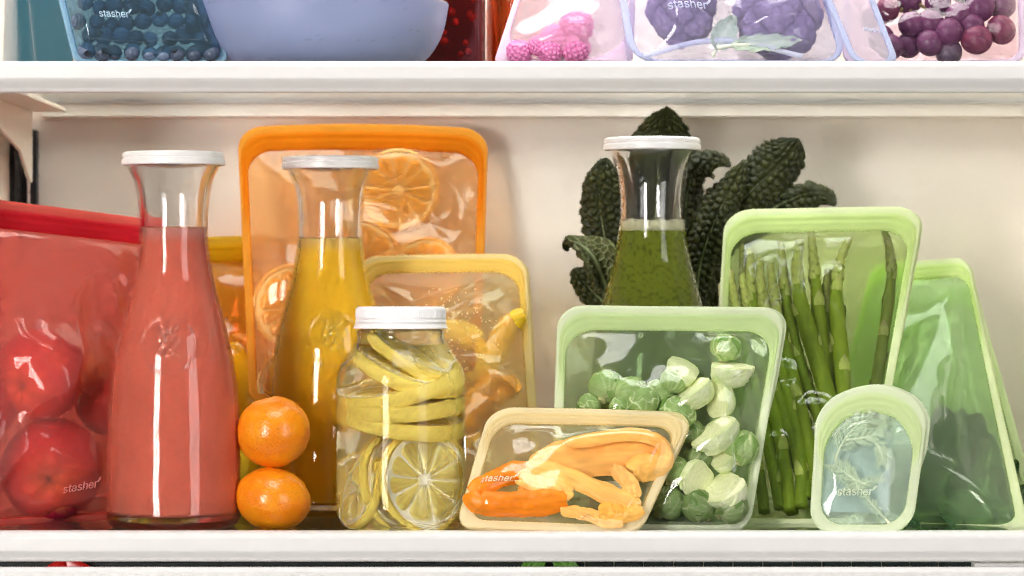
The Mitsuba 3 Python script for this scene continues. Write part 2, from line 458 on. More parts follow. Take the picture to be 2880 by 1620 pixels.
        s.hf = LinearNDInterpolator(g[:, ::3].reshape(-1, 2), hf[:, ::3].reshape(-1))
        if word:
            s.word(*word, col=np.clip(np.asarray(rim) * .6 + .38, 0, 1))

    def pt(s, ab, off=0.0):
        """3-D point(s) at local metres (a across, b up) and this far out of the bag's middle sheet"""
        ab = np.asarray(ab, float)
        u, v = (ab[..., 0] / s.w)[..., None], (ab[..., 1] / s.h)[..., None]
        tl, tr, br, bl = s.c
        p = (bl * (1 - u) + br * u) * (1 - v) + (tl * (1 - u) + tr * u) * v
        wv = s.wave * 2 * (fbm(np.concatenate([u * 1.7 + s.seed, v * 1.7, u * 0 + 3.3], -1), 2) - .5)
        return p + s.n * (np.asarray(off, float) + wv)[..., None]

    def axes(s):
        tl, tr, br, bl = s.c
        x = tr - tl + br - bl; x /= np.linalg.norm(x)
        y = np.cross(s.n, x) * -1
        y = np.cross(s.n, x)
        if y[2] < 0:
            y = -y
        return x, y, s.n

    def local(s, qx, qy):
        """(a, b) of the frame place (qx, qy) on the bag's middle sheet"""
        from scipy.optimize import least_squares
        tl, tr, br, bl = s.c

        def err(uv):
            u, v = uv
            p = (bl * (1 - u) + br * u) * (1 - v) + (tl * (1 - u) + tr * u) * v
            k = FOCAL / (DIST + p[1])
            return [1440 + p[0] * k - qx, 810 - p[2] * k - qy]
        u, v = least_squares(err, [.5, .5]).x
        return np.array([u * s.w, v * s.h])

    def word(s, text, qx, qy, hgt, ang=0.0, col=(.9, .9, .9)):
        """raised lettering on the front film with a little leaf after it, starting at (qx, qy)"""
        m = meshkit.text_mesh(text, hgt, .0007)
        v, f = np.array(m.vertices), np.array(m.faces)
        v[:, 0] *= .92
        xe = v[:, 0].max()
        a = np.linspace(0, 2 * np.pi, 14, endpoint=False)
        for cx, cy, rx, ry, t in ((.32, .95, .34, .13, 45), (.12, .68, .10, .10, 0)):
            e = np.stack([rx * np.cos(a), ry * np.sin(a)], 1) @ np.array([[math.cos(math.radians(t)), math.sin(math.radians(t))], [-math.sin(math.radians(t)), math.cos(math.radians(t))]])
            lv, lf = prism([(xe + hgt * (cx + p[0]), hgt * (cy + p[1])) for p in e], 'x', 0, .0007)
            lv = np.stack([lv[:, 1], lv[:, 2], lv[:, 0]], 1)
            v, f = join([(v, f), (lv, lf)])
        c, sn = math.cos(math.radians(ang)), math.sin(math.radians(ang))
        ab = s.local(qx, qy) + np.stack([v[:, 0] * c - v[:, 1] * sn, v[:, 0] * sn + v[:, 1] * c], 1)
        hh = s.hf(ab)
        hh = np.where(np.isnan(hh), .001, hh)
        part(s.key, 'lettering', (s.pt(ab, hh + v[:, 2] + .0002), f), 'silicone', False, np.clip(np.asarray(col) * 1.0 + .0, 0, 1))


def relief(x, z, spec):
    """height of an embossed round emblem (ring, berries and leaves) at surface coordinates x, z from its centre, both in units of its radius"""
    r = np.hypot(x, z)
    h = np.exp(-((r - 1) / .034) ** 2) * .3
    for cx, cy, rr, k in ((-.28, .22, .17, 1), (.02, .30, .16, 1), (.30, .20, .17, 1), (-.12, .02, .16, 1), (.17, -.02, .16, 1), (.02, -.28, .17, 1), (-.30, -.12, .12, 1)):
        d = np.hypot(x - cx, z - cy)
        h = h + .9 * np.sqrt(np.clip(1 - (d / rr) ** 2, 0, 1)) * (d < rr)
    for cx, cy, a in ((-.22, .55, 130), (.2, .58, 50), (.02, .62, 90), (.35, -.42, -40)):
        c, s = math.cos(math.radians(a)), math.sin(math.radians(a))
        u, w = (x - cx) * c + (z - cy) * s, -(x - cx) * s + (z - cy) * c
        d = np.hypot(u / .24, w / .09)
        h = h + .7 * np.sqrt(np.clip(1 - d ** 2, 0, 1)) * (d < 1)
    return h


def carafe(label, juice_label, qx, d, k, lid_q, level_q, juice, extra=0.0, emblem=0.0, foam=None, speck=0.0, seed=1, settle_shade=None):
    """tall juice carafe whose outline is given in frame pixels of the nearest one (r, y); k metres per such pixel"""
    s = (DIST + d) / FOCAL
    cx = (qx - 1440) * s
    ztop = (810 - lid_q) * s
    key = thing('juice_carafe', label, 'carafe', 'glass carafes of juice with white lids')
    k0 = .000258
    o = [(132, 462), (124, 478), (113, 500), (105, 530), (99, 575), (96.5, 615), (96, 655), (99, 695), (107, 748), (117, 800), (137, 875), (155, 950), (170, 1025), (179, 1095), (184, 1165), (187, 1300), (187.5, 1440)]
    pts = [(r * k0, ztop - (y - 428) * k0) for r, y in o]
    base = SHELF
    pts = [(r, z) for r, z in pts if z > base + .018] + [(.0484, base + .012), (.0478, base + .006), (.0450, base + .0018), (.0405, base + .0002)]
    outer = smooth_profile(pts, 1400)
    ezz = ztop - (968 - 428) * k0
    dens = np.where(np.abs(outer[:, 1] - ezz) < .0225, 6.0, 1.0)
    cum = np.r_[0, np.cumsum((dens[1:] + dens[:-1]) / 2)]
    outer = np.stack([np.interp(np.linspace(0, cum[-1], 300), cum, outer[:, k_]) for k_ in (0, 1)], 1)
    ce = -np.pi / 2 + emblem
    a = np.r_[np.linspace(ce - .62, ce + .62, 190), np.linspace(ce + .62, ce + 2 * np.pi - .62, 130)[1:-1]]
    n = len(a)
    R = np.repeat(outer[:, :1], n, 1); Z = np.repeat(outer[:, 1:], n, 1)
    er = .0200
    ez = ztop - (968 - 428) * k0
    phi = (a + np.pi / 2 - emblem + np.pi) % (2 * np.pi) - np.pi
    Xs = phi[None] * R / er; Zs = (Z - ez) / er
    rel = np.where(np.hypot(Xs, Zs) < 1.3, relief(Xs, Zs, 0), 0)
    wob = (fbm(np.stack([np.cos(a)[None] * 2 + 0 * R, np.sin(a)[None] * 2 + 0 * R, Z * 25 + seed * 5], -1), 2) - .5) * .0004
    R = R + rel * .00095 + wob
    v = np.stack([cx + R * np.cos(a), d + R * np.sin(a), Z], -1).reshape(-1, 3)
    f = grid(len(outer), n, wrap_v=True)
    # the raised lines of the emblem: its ring, the rings of the berries, the outlines of the leaves
    def on(xs, zs, o_=.00015):
        zz = ez + zs * er
        rr = np.interp(-zz, -outer[:, 1], outer[:, 0]) + o_
        an = -np.pi / 2 + emblem + xs * er / rr
        return np.stack([cx + rr * np.cos(an), d + rr * np.sin(an), zz], -1)
    q_ = np.linspace(0, 2 * np.pi, 90)
    lines = [tube(on(np.cos(q_), np.sin(q_)), .00062, 8, up=(.1, .2, 1), cap=False)]
    for bx_, bz_, br_ in ((-.28, .22, .17), (.02, .30, .16), (.30, .20, .17), (-.12, .02, .16), (.17, -.02, .16), (.02, -.28, .17), (-.30, -.12, .12)):
        lines.append(tube(on(bx_ + br_ * np.cos(q_[::3]), bz_ + br_ * np.sin(q_[::3])), .00034, 6, up=(.1, .2, 1), cap=False))
    for bx_, bz_, ba_ in ((-.22, .55, 130), (.2, .58, 50), (.02, .62, 90), (.35, -.42, -40)):
        u_, w_ = .24 * np.cos(q_[::3]), .09 * np.sin(q_[::3]); c_, s_ = math.cos(math.radians(ba_)), math.sin(math.radians(ba_))
        lines.append(tube(on(bx_ + u_ * c_ - w_ * s_, bz_ + u_ * s_ + w_ * c_), .00034, 6, up=(.1, .2, 1), cap=False))
    part(key, 'emblem', join(lines), 'glass', True, label='raised round glass emblem of berries and leaves')
    # underside with a punt
    bot = lathe([(.0405, base + .0002), (.038, base + .0015), (.030, base + .0030), (.010, base + .0036), (.0002, base + .0037)], n)
    bot = (bot[0] + [cx, d, 0], bot[1][:, ::-1])
    # inner wall
    th = .0036
    inn = outer.copy(); inn[:, 0] -= th
    inn = inn[inn[:, 1] > base + .0105]
    floor_z = base + .0095
    inn = np.vstack([inn, [[inn[-1, 0] - .003, floor_z + .0002], [inn[-1, 0] * .5, floor_z], [.0002, floor_z]]])
    iv, if_ = lathe(inn, 128)
    iv = iv + [cx, d, 0]
    rim = lathe([(outer[0, 0], outer[0, 1]), (outer[0, 0] - .0006, outer[0, 1] + .0010), (outer[0, 0] - th + .0006, outer[0, 1] + .0010), (outer[0, 0] - th, outer[0, 1])], 128)
    rim = (rim[0] + [cx, d, 0], rim[1])
    level = (810 - level_q) * s
    up = inn[inn[:, 1] > level]
    mi_ = np.array([[np.interp(level, outer[::-1, 1], outer[::-1, 0]) - th, level]])
    iv, if_ = lathe(np.vstack([up, mi_]), 128)
    part(key, 'glass_body', join([(v, f), (bot[0], bot[1]), (iv + [cx, d, 0], if_), rim]), 'glass', True)
    # juice fills the inside and wets the glass, so it reaches into the wall
    lp = inn[inn[:, 1] < level].copy()
    lp = np.vstack([[[.0002, level]], [[mi_[0, 0] * .5, level]], [[mi_[0, 0] + .0006, level + .0002]], [[mi_[0, 0] + .0006, level - .0002]], lp[:-2] + [[.0006, 0]], lp[-2:]])
    jv, jf = lathe(lp, 160)
    c = np.asarray(juice, float) * (1 - .10 + .2 * fbm(jv * [60, 60, 25] + seed, 3))[:, None] * (.95 + .1 * fbm(jv * 380 + seed, 2))[:, None]
    c = mixc(c, np.clip(np.asarray(juice) * .55 + .42, 0, 1), .55 * sst(level - .012, level - .001, jv[:, 2]) * (not speck))
    if settle_shade is not None:
        c = mixc(c, settle_shade, sst(level - .05, SHELF + .03, jv[:, 2]) * .9)  # deeper orange towards the base: settled pulp and fading light put into colour
    if speck:
        sp = fbm(jv * 420 + seed, 2)
        c = c * (1 - speck * sst(.5, .72, sp))[:, None]
    part(key, 'juice', (jv + [cx, d, 0], jf), 'pulp', True, np.clip(c, 0, 1), juice_label)
    if foam:
        m = mi_[0, 0] + .0014
        rng = np.random.default_rng(seed)
        pr_ = [(.0003, level + foam[1] * .7), (m * .7, level + foam[1] * .8), (m - .0025, level + foam[1] * .9), (m - .0006, level + foam[1]), (m, level + foam[1] * .9), (m, level + .0001), (m - .004, level - .0003), (.0003, level - .0003)]
        fv, ff = lathe(pr_, 160)
        up_ = (fv[:, 2] > level + foam[1] * .5)
        ang = np.arctan2(fv[:, 1], fv[:, 0])
        fv[:, 2] += up_ * (noise(np.stack([np.cos(ang) * 9, np.sin(ang) * 9, fv[:, 2] * 0 + seed], -1)) - .4) * foam[1] * .5
        fc = np.asarray(foam[0]) * (.85 + .3 * noise(fv * 900))[:, None]
        part(key, 'foam', (fv + [cx, d, 0], ff), 'pulp', True, np.clip(fc, 0, 1))
    # lid
    z0, R0 = outer[0, 1], .0374
    lp = [(.0002, z0 + .0072), (R0 - .010, z0 + .0074), (R0 - .004, z0 + .0080), (R0 - .0022, z0 + .0087), (R0 - .0006, z0 + .0075), (R0 - .0004, z0 + .0052), (R0 - .0013, z0 + .0045), (R0 - .0013, z0 + .0041), (R0, z0 + .0032),
          (R0 + .0001, z0 - .0002), (R0 - .0006, z0 - .0010), (R0 - .0022, z0 - .0008), (R0 - .0024, z0 + .0020), (.0002, z0 + .0022)]
    lv, lf = lathe([p for q in lp for p in (q,)], 128)
    part(key, 'lid', (lv + [cx, d, 0], lf), 'lid_plastic', 35)
    return key


scene['lid_plastic'] = pr(rgb(.90, .885, .875), .3, .5)
# ------------------------------------------------------------------ builders: food
def citrus(label, cat, name, cen, nrm, R, t, rind, pith, flesh, nseg=10, seed=1, group=None, spin=0.0, squash=1.0, bend=0.0, mats=('satin', 'satin', 'wet')):
    """a cut wheel of citrus: rind ring, pith disc, one wedge of flesh per segment"""
    rng = np.random.default_rng(seed)
    key = thing(name, label, cat, group)
    M = frame_to(nrm)
    h = t / 2

    def put(m):
        v = np.array(m[0]); v[:, 1] *= squash
        if bend:
            v[:, 2] += bend * (v[:, 0] / R) ** 2
        return place((v, m[1]), cen, M)
    rp = [(R * .90, -h), (R * .955, -h), (R * .985, -h * .85), (R, -h * .4), (R * 1.003, 0), (R, h * .4), (R * .985, h * .85), (R * .955, h), (R * .90, h), (R * .90, -h)]
    rv, rf = lathe(rp, 96)
    c = np.asarray(rind) * (.85 + .3 * fbm(rv * 700 + seed, 2))[:, None]
    part(key, 'rind', put((rv, rf)), mats[0], True, np.clip(c, 0, 1))
    pp = [(.0002, h * .93), (R * .3, h * .93), (R * .9, h * .95), (R * .925, h * .98), (R * .925, -h * .98), (R * .9, -h * .95), (R * .3, -h * .93), (.0002, -h * .93)]
    pv, pf = lathe(pp, 72)
    c = np.asarray(pith) * (.9 + .2 * fbm(pv * 500 + seed, 2))[:, None]
    part(key, 'pith', put((pv, pf[:, ::-1])), mats[1], True, np.clip(c, 0, 1))
    edges = np.cumsum(rng.uniform(.8, 1.2, nseg)); edges = edges / edges[-1] * 2 * np.pi + spin
    nr, na = 14, 11
    for i in range(nseg):
        a0, a1 = edges[i - 1] - (2 * np.pi if i == 0 else 0), edges[i]
        r = np.linspace(.11, .835 + rng.uniform(-.02, .02), nr) * R
        gap = .011 * R
        q = np.linspace(-1, 1, na)
        rr = r[:, None] * np.ones(na)
        # round the outer corners of the wedge
        kk = np.linspace(0, 1, nr)[:, None]
        rr = rr * (1 - .07 * kk ** 3 * np.abs(q)[None] ** 3)
        half = np.clip((a1 - a0) / 2 - gap / r, .02, 9)[:, None] * (1 - .10 * kk ** 10)
        ang = (a0 + a1) / 2 + q[None] * half
        dome = np.sqrt(np.clip(1 - np.abs(q)[None] ** 4, 0, 1)) * np.sqrt(np.clip(1 - (2 * kk - 1) ** 8, 0, 1))
        nz = fbm(np.stack([ang * 26, rr / R * 5, ang * 0 + seed + i], -1), 2)
        z = h * .9 + dome * (.0005 + .0007 * nz)
        top = np.stack([rr * np.cos(ang), rr * np.sin(ang), z], -1).reshape(-1, 3)
        bot = top * [1, 1, -1]
        f = grid(nr, na)
        col = np.asarray(flesh) * (.70 + .55 * nz)[..., None]
        col = col * (1 - .25 * (kk < .12))[..., None] + .1 * ((1 - dome)[..., None] * np.asarray(pith))
        v, ff = join([(top, f), (bot, f[:, ::-1])])
        part(key, 'segment', put((v, ff)), mats[2], True, np.clip(np.vstack([col.reshape(-1, 3)] * 2), 0, 1))
    return key


def strip(label, path, width, thick, out, skin, flesh, name='pepper_strip', cat='pepper', group=None, curl=1.0, seed=1, taper=.35, ragged=.0):
    """a cut strip of sweet pepper: curved wall, glossy skin outside, paler flesh inside; out = the side the skin faces"""
    key = thing(name, label, cat, group)
    n, m = 44, 15
    c = spline(path, n)
    t, b, nn = frames(c, out)
    s = np.linspace(0, 1, n)
    e0 = .80 + .2 * noise(np.array([[seed * 1.7, 0, 0], [seed * 2.3, 5, 0]]))
    wv = width / 2 * np.interp(s, [0, .03, .2, .8, .97, 1], [.62 * e0[0], .80 * e0[0], 1, 1, .78 * e0[1], .55 * e0[1]])
    wv = wv * (.88 + .25 * noise(np.stack([s * 4, s * 0 + seed, s * 0], 1)))
    q = np.linspace(-1, 1, m)
    th = curl * q                                     # angle across the strip
    k_ = max(math.sin(min(curl, 1.5)), .2)
    X = np.sin(th) / k_; Y = (np.cos(th) - 1) / k_
    o = wv[:, None, None] * (X[None, :, None] * b[:, None] + Y[None, :, None] * nn[:, None])
    nv_ = np.sin(th)[None, :, None] * b[:, None] + np.cos(th)[None, :, None] * nn[:, None]
    z3 = np.stack([s[:, None] * 9 + 0 * q, q[None] * 1.5 + 0 * s[:, None], 0 * s[:, None] * q + seed], -1)
    wob = (fbm(z3, 2) - .5) * thick * .7
    along = t[:, None] * ((fbm(np.stack([q[None] * 3 + 0 * s[:, None], (s > .5)[:, None] * 7.0 + 0 * q, 0 * s[:, None] * q + seed], -1), 2) - .5) * np.where((s < .1) | (s > .9), width * .28, 0)[:, None])[..., None]
    rib = .22 * np.cos(q * 7 + seed)[None] + (.25 + ragged) * (fbm(z3 * [2.6, 2.5, 1] + 9, 2) - .5)
    A = c[:, None] + o + along + nv_ * (thick * .5 + wob)[..., None]
    B = c[:, None] + o + along - nv_ * (thick * .5 * (1 + rib) - wob)[..., None]
    ca = np.asarray(skin) * (.74 + .5 * fbm(np.stack([s[:, None] * 5 + 0 * q, q[None] * 6 + 0 * s[:, None], 0 * s[:, None] * q + seed], -1), 3))[..., None]
    cb = np.asarray(flesh) * (.80 + .4 * fbm(np.stack([s[:, None] * 14 + 0 * q, q[None] * 9 + 0 * s[:, None], 0 * s[:, None] * q + seed], -1), 3))[..., None]
    g = grid(n, m)
    ms, cs = [(A.reshape(-1, 3), g[:, ::-1]), (B.reshape(-1, 3), g)], [ca.reshape(-1, 3), cb.reshape(-1, 3)]
    pale = np.clip(np.asarray(flesh) * [1.02, 1.12, 1.35], 0, 1)
    for a_, b_ in ((A[:, 0], B[:, 0]), (B[:, -1], A[:, -1]), (B[0], A[0]), (A[-1], B[-1])):       # the cut faces
        k = np.linspace(0, 1, 4)[None, :, None]
        w = a_[:, None] * (1 - k) + b_[:, None] * k
        ms.append((w.reshape(-1, 3), grid(len(a_), 4)))
        cs.append((np.asarray(pale) * (.88 + .24 * fbm(w * 500, 2))[..., None]).reshape(-1, 3))
    scene[key] = mikit.ply(join(ms), 'satin', True, color=np.clip(np.vstack(cs), 0, 1))
    return key


scene['satin2'] = pr(VC, .32, .5)


def apple(label, cen, axis, R, seed, stem=True, base=(.50, .035, .05), blush=(.62, .40, .10), blush_amt=.5):
    key = thing('apple', label, 'apple')
    th = np.linspace(0.0001, np.pi - .0001, 72); n = 96
    ph = np.linspace(0, 2 * np.pi, n, endpoint=False)
    r = 1 - .06 * np.cos(th)
    r = r * (1 - .38 * np.exp(-(th / .28) ** 2) - .26 * np.exp(-((np.pi - th) / .24) ** 2))
    lob = 1 + .025 * np.cos(5 * ph)[None] * (sst(1.5, 2.9, th)[:, None]) + .02 * np.cos(2 * ph + seed)[None]
    rr = r[:, None] * lob
    v = np.stack([rr * np.sin(th)[:, None] * np.cos(ph), rr * np.sin(th)[:, None] * np.sin(ph), rr * np.cos(th)[:, None] * .92 + 0 * ph], -1)
    st = fbm(np.stack([np.cos(ph)[None] * 9 + 0 * rr, np.sin(ph)[None] * 9 + 0 * rr, th[:, None] * 1.6 + 0 * rr + seed], -1), 3)
    big = fbm(v * 1.5 + seed * 3, 2)
    k = blush_amt * (sst(2.2, 3.0, th)[:, None] * 1.1 + sst(.55, .1, th)[:, None] * .8) + .55 * sst(.5, .75, big) * blush_amt + .5 * (st - .55)
    col = mixc(base, blush, k) * (.8 + .4 * st)[..., None]
    dots = noise(v * 46 + seed) > .93
    col = np.where(dots[..., None], col * .6 + .25, col)
    col = col * (1 - .75 * np.exp(-((np.pi - th) / .11) ** 2))[:, None, None]
    M = frame_to(axis)
    part(key, 'skin', place((v.reshape(-1, 3), grid(72, n, wrap_v=True)), cen, M, R), 'satin', True, np.clip(col.reshape(-1, 3), 0, 1))
    if stem:
        p = np.array([[0, 0, .42], [.03, .01, .62], [.05, .02, .85], [.10, .03, 1.05]])
        tv = tube(place((spline(p, 12), None), cen, M, R)[0], np.linspace(.0016, .0011, 12), 8)
        part(key, 'stem', tv, 'matte', True, (.07, .03, .015))
    else:
        ms = []
        for i in range(5):
            a = i * 2 * np.pi / 5
            p = np.array([[.03 * math.cos(a), .03 * math.sin(a), -.62], [.08 * math.cos(a), .08 * math.sin(a), -.72], [.11 * math.cos(a), .11 * math.sin(a), -.70]])
            ms.append(tube(place((p, None), cen, M, R)[0], [.0009, .0008, .0003], 6))
        part(key, 'calyx', join(ms), 'matte', True, (.05, .03, .02))
    return key


def mandarin(label, cen, R, sq, seed):
    key = thing('mandarin', label, 'mandarin', None)
    v, f = sphere_grid(240, 420)
    rng = np.random.default_rng(seed)
    low = fbm(v * 1.6 + seed, 2) - .5
    pts = np.array([[math.cos(i * 2.39996) * math.sqrt(1 - (1 - 2 * (i + .5) / 1500) ** 2), math.sin(i * 2.39996) * math.sqrt(1 - (1 - 2 * (i + .5) / 1500) ** 2), 1 - 2 * (i + .5) / 1500] for i in range(1500)])
    pts += rng.normal(0, .012, pts.shape); pts /= np.linalg.norm(pts, axis=1, keepdims=True)
    d, j = cKDTree(pts).query(v)
    depth = rng.uniform(.4, 1.2, len(pts))[j]
    pit = np.exp(-(d / .024) ** 2) * depth
    g = 1 + .05 * low - .0048 * pit + .008 * (fbm(v * 9 + seed, 3) - .5) + .0015 * (fbm(v * 60, 2) - .5)
    g = g * (1 - .10 * np.exp(-((1 - v[:, 2]) / .012)))
    col = mixc((.82, .215, .006), (.86, .285, .008), sst(.3, .7, fbm(v * 2.2 + 7 * seed, 3)))
    col = col * (1 - .22 * pit)[:, None]
    spots = noise(v * 22 + seed * 5) > .955
    col = np.where(spots[:, None], col * .72, col)
    v = v * g[:, None] * [1, 1, sq]
    M = rot([0, 1, .2], 14 * (-1) ** seed)
    part(key, 'peel', place((v, f), cen, M, R), 'peel', True, np.clip(col, 0, 1))
    a = np.linspace(0, 2 * np.pi, 10, endpoint=False)
    return key


scene['peel'] = pr(VC, 0.24, 0.6)


def kale(label, path, width, out, seed, cup=1.25, tip=.35, flip=1.0, pw=.55):
    """blistered dark kale leaf: a curled blade along a curved midrib, blistered between its veins"""
    key = thing('kale_leaf', label, 'kale')
    rng = np.random.default_rng(seed)
    n, m = 230, 150
    c = spline(path, n)
    L = np.linalg.norm(np.diff(c, axis=0), axis=1).sum()
    t, b, nn = frames(c, out)
    s = np.linspace(0, 1, n)
    w = width / 2 * np.clip(sst(-.05, .3, s) * .75 + .25, 0, 1) * np.clip((1 - s) / tip, 0.0, 1) ** pw
    w = np.maximum(w, .001)
    q = np.linspace(-1, 1, m)
    U, Q = np.meshgrid(s, q, indexing='ij')
    # blisters
    cell = .0062
    nu, nq = int(L / cell) + 2, int(width * 1.35 / cell) + 1
    gu, gq = np.meshgrid(np.arange(-1, nu + 1), np.arange(-1, nq + 2), indexing='ij')
    pts = np.stack([(gu + .5 * (gq % 2)) * cell, gq * cell], -1).reshape(-1, 2) + rng.normal(0, cell * .17, (gu.size, 2))
    uv = np.stack([U * L, (Q + 1) / 2 * width * 1.35], -1).reshape(-1, 2)
    d, j = cKDTree(pts).query(uv, k=2)
    e = ((d[:, 1] - d[:, 0]) / cell).reshape(n, m)
    hh = rng.uniform(.55, 1.25, len(pts))[j[:, 0]].reshape(n, m)
    dome = np.clip(e / .75, 0, 1) ** .55 * hh
    rib = np.exp(-(Q / .07) ** 2)
    frill = np.sin(U * L / .011 + rng.uniform(0, 6) + 2 * noise(np.stack([U * 9, Q * 2, U * 0 + seed], -1))) * np.abs(Q) ** 5
    th = cup * Q * (1 + .12 * (noise(np.stack([U * 6, U * 0 + seed, U * 0], -1)) - .5))
    rad = w[:, None] / math.sin(min(cup, 1.45))
    bx = np.sin(th) * rad; by = (np.cos(th) - 1) * rad * flip
    off = .0032 * dome * (1 - .8 * rib) * np.clip(w / .008, 0, 1)[:, None] + .0022 * frill * np.clip(w / .01, 0, 1)[:, None] - .0006 * rib
    nb = np.cos(th)[..., None] * nn[:, None] * flip + np.sin(th)[..., None] * b[:, None]
    F = c[:, None] + bx[..., None] * b[:, None] + by[..., None] * nn[:, None] + nb * off[..., None]
    Bk = F - nb * .0009
    nz = fbm(np.stack([U * L * 90, Q * width * 50, U * 0 + seed], -1), 3)
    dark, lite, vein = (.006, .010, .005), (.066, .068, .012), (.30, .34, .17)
    col = mixc(dark, lite, .15 + .55 * np.clip(dome, 0, 1) * nz + .25 * (nz - .4))  # blister tops lightened: their olive highlights go into the colour
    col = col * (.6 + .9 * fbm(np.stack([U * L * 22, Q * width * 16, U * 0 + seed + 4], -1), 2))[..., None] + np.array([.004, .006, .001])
    colb = mixc(lite, vein, .15 + .75 * (1 - np.clip(e / .22, 0, 1)))
    v = np.concatenate([F, Bk[:, ::-1]], 1).reshape(-1, 3)
    cc = np.concatenate([col, colb[:, ::-1]], 1).reshape(-1, 3)
    part(key, 'blade', (v, grid(n, 2 * m, False, True)), 'kale_skin', True, np.clip(cc, 0, 1))
    rp = c + nn * (-.0016 * flip)
    part(key, 'midrib', tube(rp[:: 6], np.linspace(.0026, .0007, len(rp[:: 6])), 8, up=out), 'satin', True, (.20, .24, .11))
    return key


scene['kale_skin'] = pr(VC, 0.50, 0.35)


def asparagus(label, path, r, seed, tone=1.0, lead=0):
    """spear: tapered stalk, a tip of overlapping scales, single scales down the stalk"""
    key = thing('asparagus_spear', label, 'asparagus')
    rng = np.random.default_rng(seed)
    n = 70
    c = spline(path, n)                      # from the tip down
    s = np.linspace(0, 1, n)
    L = np.linalg.norm(np.diff(c, axis=0), axis=1).sum()
    tipl = .030 / L
    rad = r * np.clip(.30 + .70 * sst(0, tipl * 2.2, s), 0, 1) * (1 + .05 * (noise(np.stack([s * 8, s * 0 + seed, s * 0], 1)) - .5))
    v, f = tube(c, rad, 18, up=(.05, -1, .1))
    k = np.r_[np.repeat(s, 18), 0, 1]
    nz = fbm(np.c_[v[:, 0] * 300, v[:, 1] * 300, v[:, 2] * 40 + seed], 3)
    col = mixc((.115, .15, .020), (.24, .265, .038), nz + .2 * k - .35 * sst(.3, 1, k)) * tone
    col = mixc(col.reshape(-1, 3), np.array([.36, .35, .16]) * tone, sst(.94, 1.0, k) * .8) if False else col
    part(key, 'stalk', (v, f), 'satin', True, np.clip(col, 0, 1))
    t, b, nn = frames(c, (.05, -1, .1))

    def scale(at, ang, ln, wd, lift):
        i = int(np.clip(at, 0, 1) * (n - 1))
        o = math.cos(ang) * b[i] + math.sin(ang) * nn[i]
        side = np.cross(t[i], o); up = -t[i]
        u = np.linspace(0, 1, 9); q = np.linspace(-1, 1, 7)
        U, Q = np.meshgrid(u, q, indexing='ij')
        W = wd * np.clip((1 - U), 0, 1) ** .75 * (1 + .35 * np.sin(U * np.pi))
        rr = rad[i] + .0003 + lift * np.sin(U * np.pi * .55)
        an = Q * W / max(rad[i], .0012)
        an = np.clip(an, -1.3, 1.3)
        p = c[i] + up * (U * ln)[..., None] + (np.cos(an) * rr)[..., None] * o + (np.sin(an) * rr)[..., None] * side
        # follow the stalk
        j = np.clip((i - (U * ln / L * (n - 1))).astype(int), 0, n - 1)
        p = p + (c[j] - c[i] - up * (((c[j] - c[i]) @ up))[..., None])
        fr = p.reshape(-1, 3); bk = (p - o * .0004).reshape(-1, 3)
        g = grid(9, 7)
        cl = mixc(np.array([.42, .40, .20]) * tone, np.array([.26, .19, .16]) * tone, sst(.3, 1, U) * rng.uniform(.3, .9)) * (.8 + .35 * noise(p * 700))[..., None]
        return join([(fr, g), (bk, g[:, ::-1])]), np.vstack([cl.reshape(-1, 3)] * 2)
    ms, cs, nv = [], [], 0
    for i in range(30):
        m, cl = scale(tipl * (.06 + 1.25 * i / 30), i * 2.4 + seed, .0085 - .003 * (1 - i / 30), .0030, .0011)
        ms.append(m); cs.append(cl)
    part(key, 'tip', join(ms), 'satin', True, np.clip(np.vstack(cs), 0, 1))
    at, i = tipl * 1.45, 0
    while at < .93:
        m, cl = scale(at, i * 2.3 + seed * 1.7 + rng.uniform(-.3, .3), .0125, .0042, .0008)
        part(key, 'bract', m, 'satin', True, np.clip(cl, 0, 1))
        at += rng.uniform(.013, .022) / L * (1 + 1.2 * at); i += 1
    return key


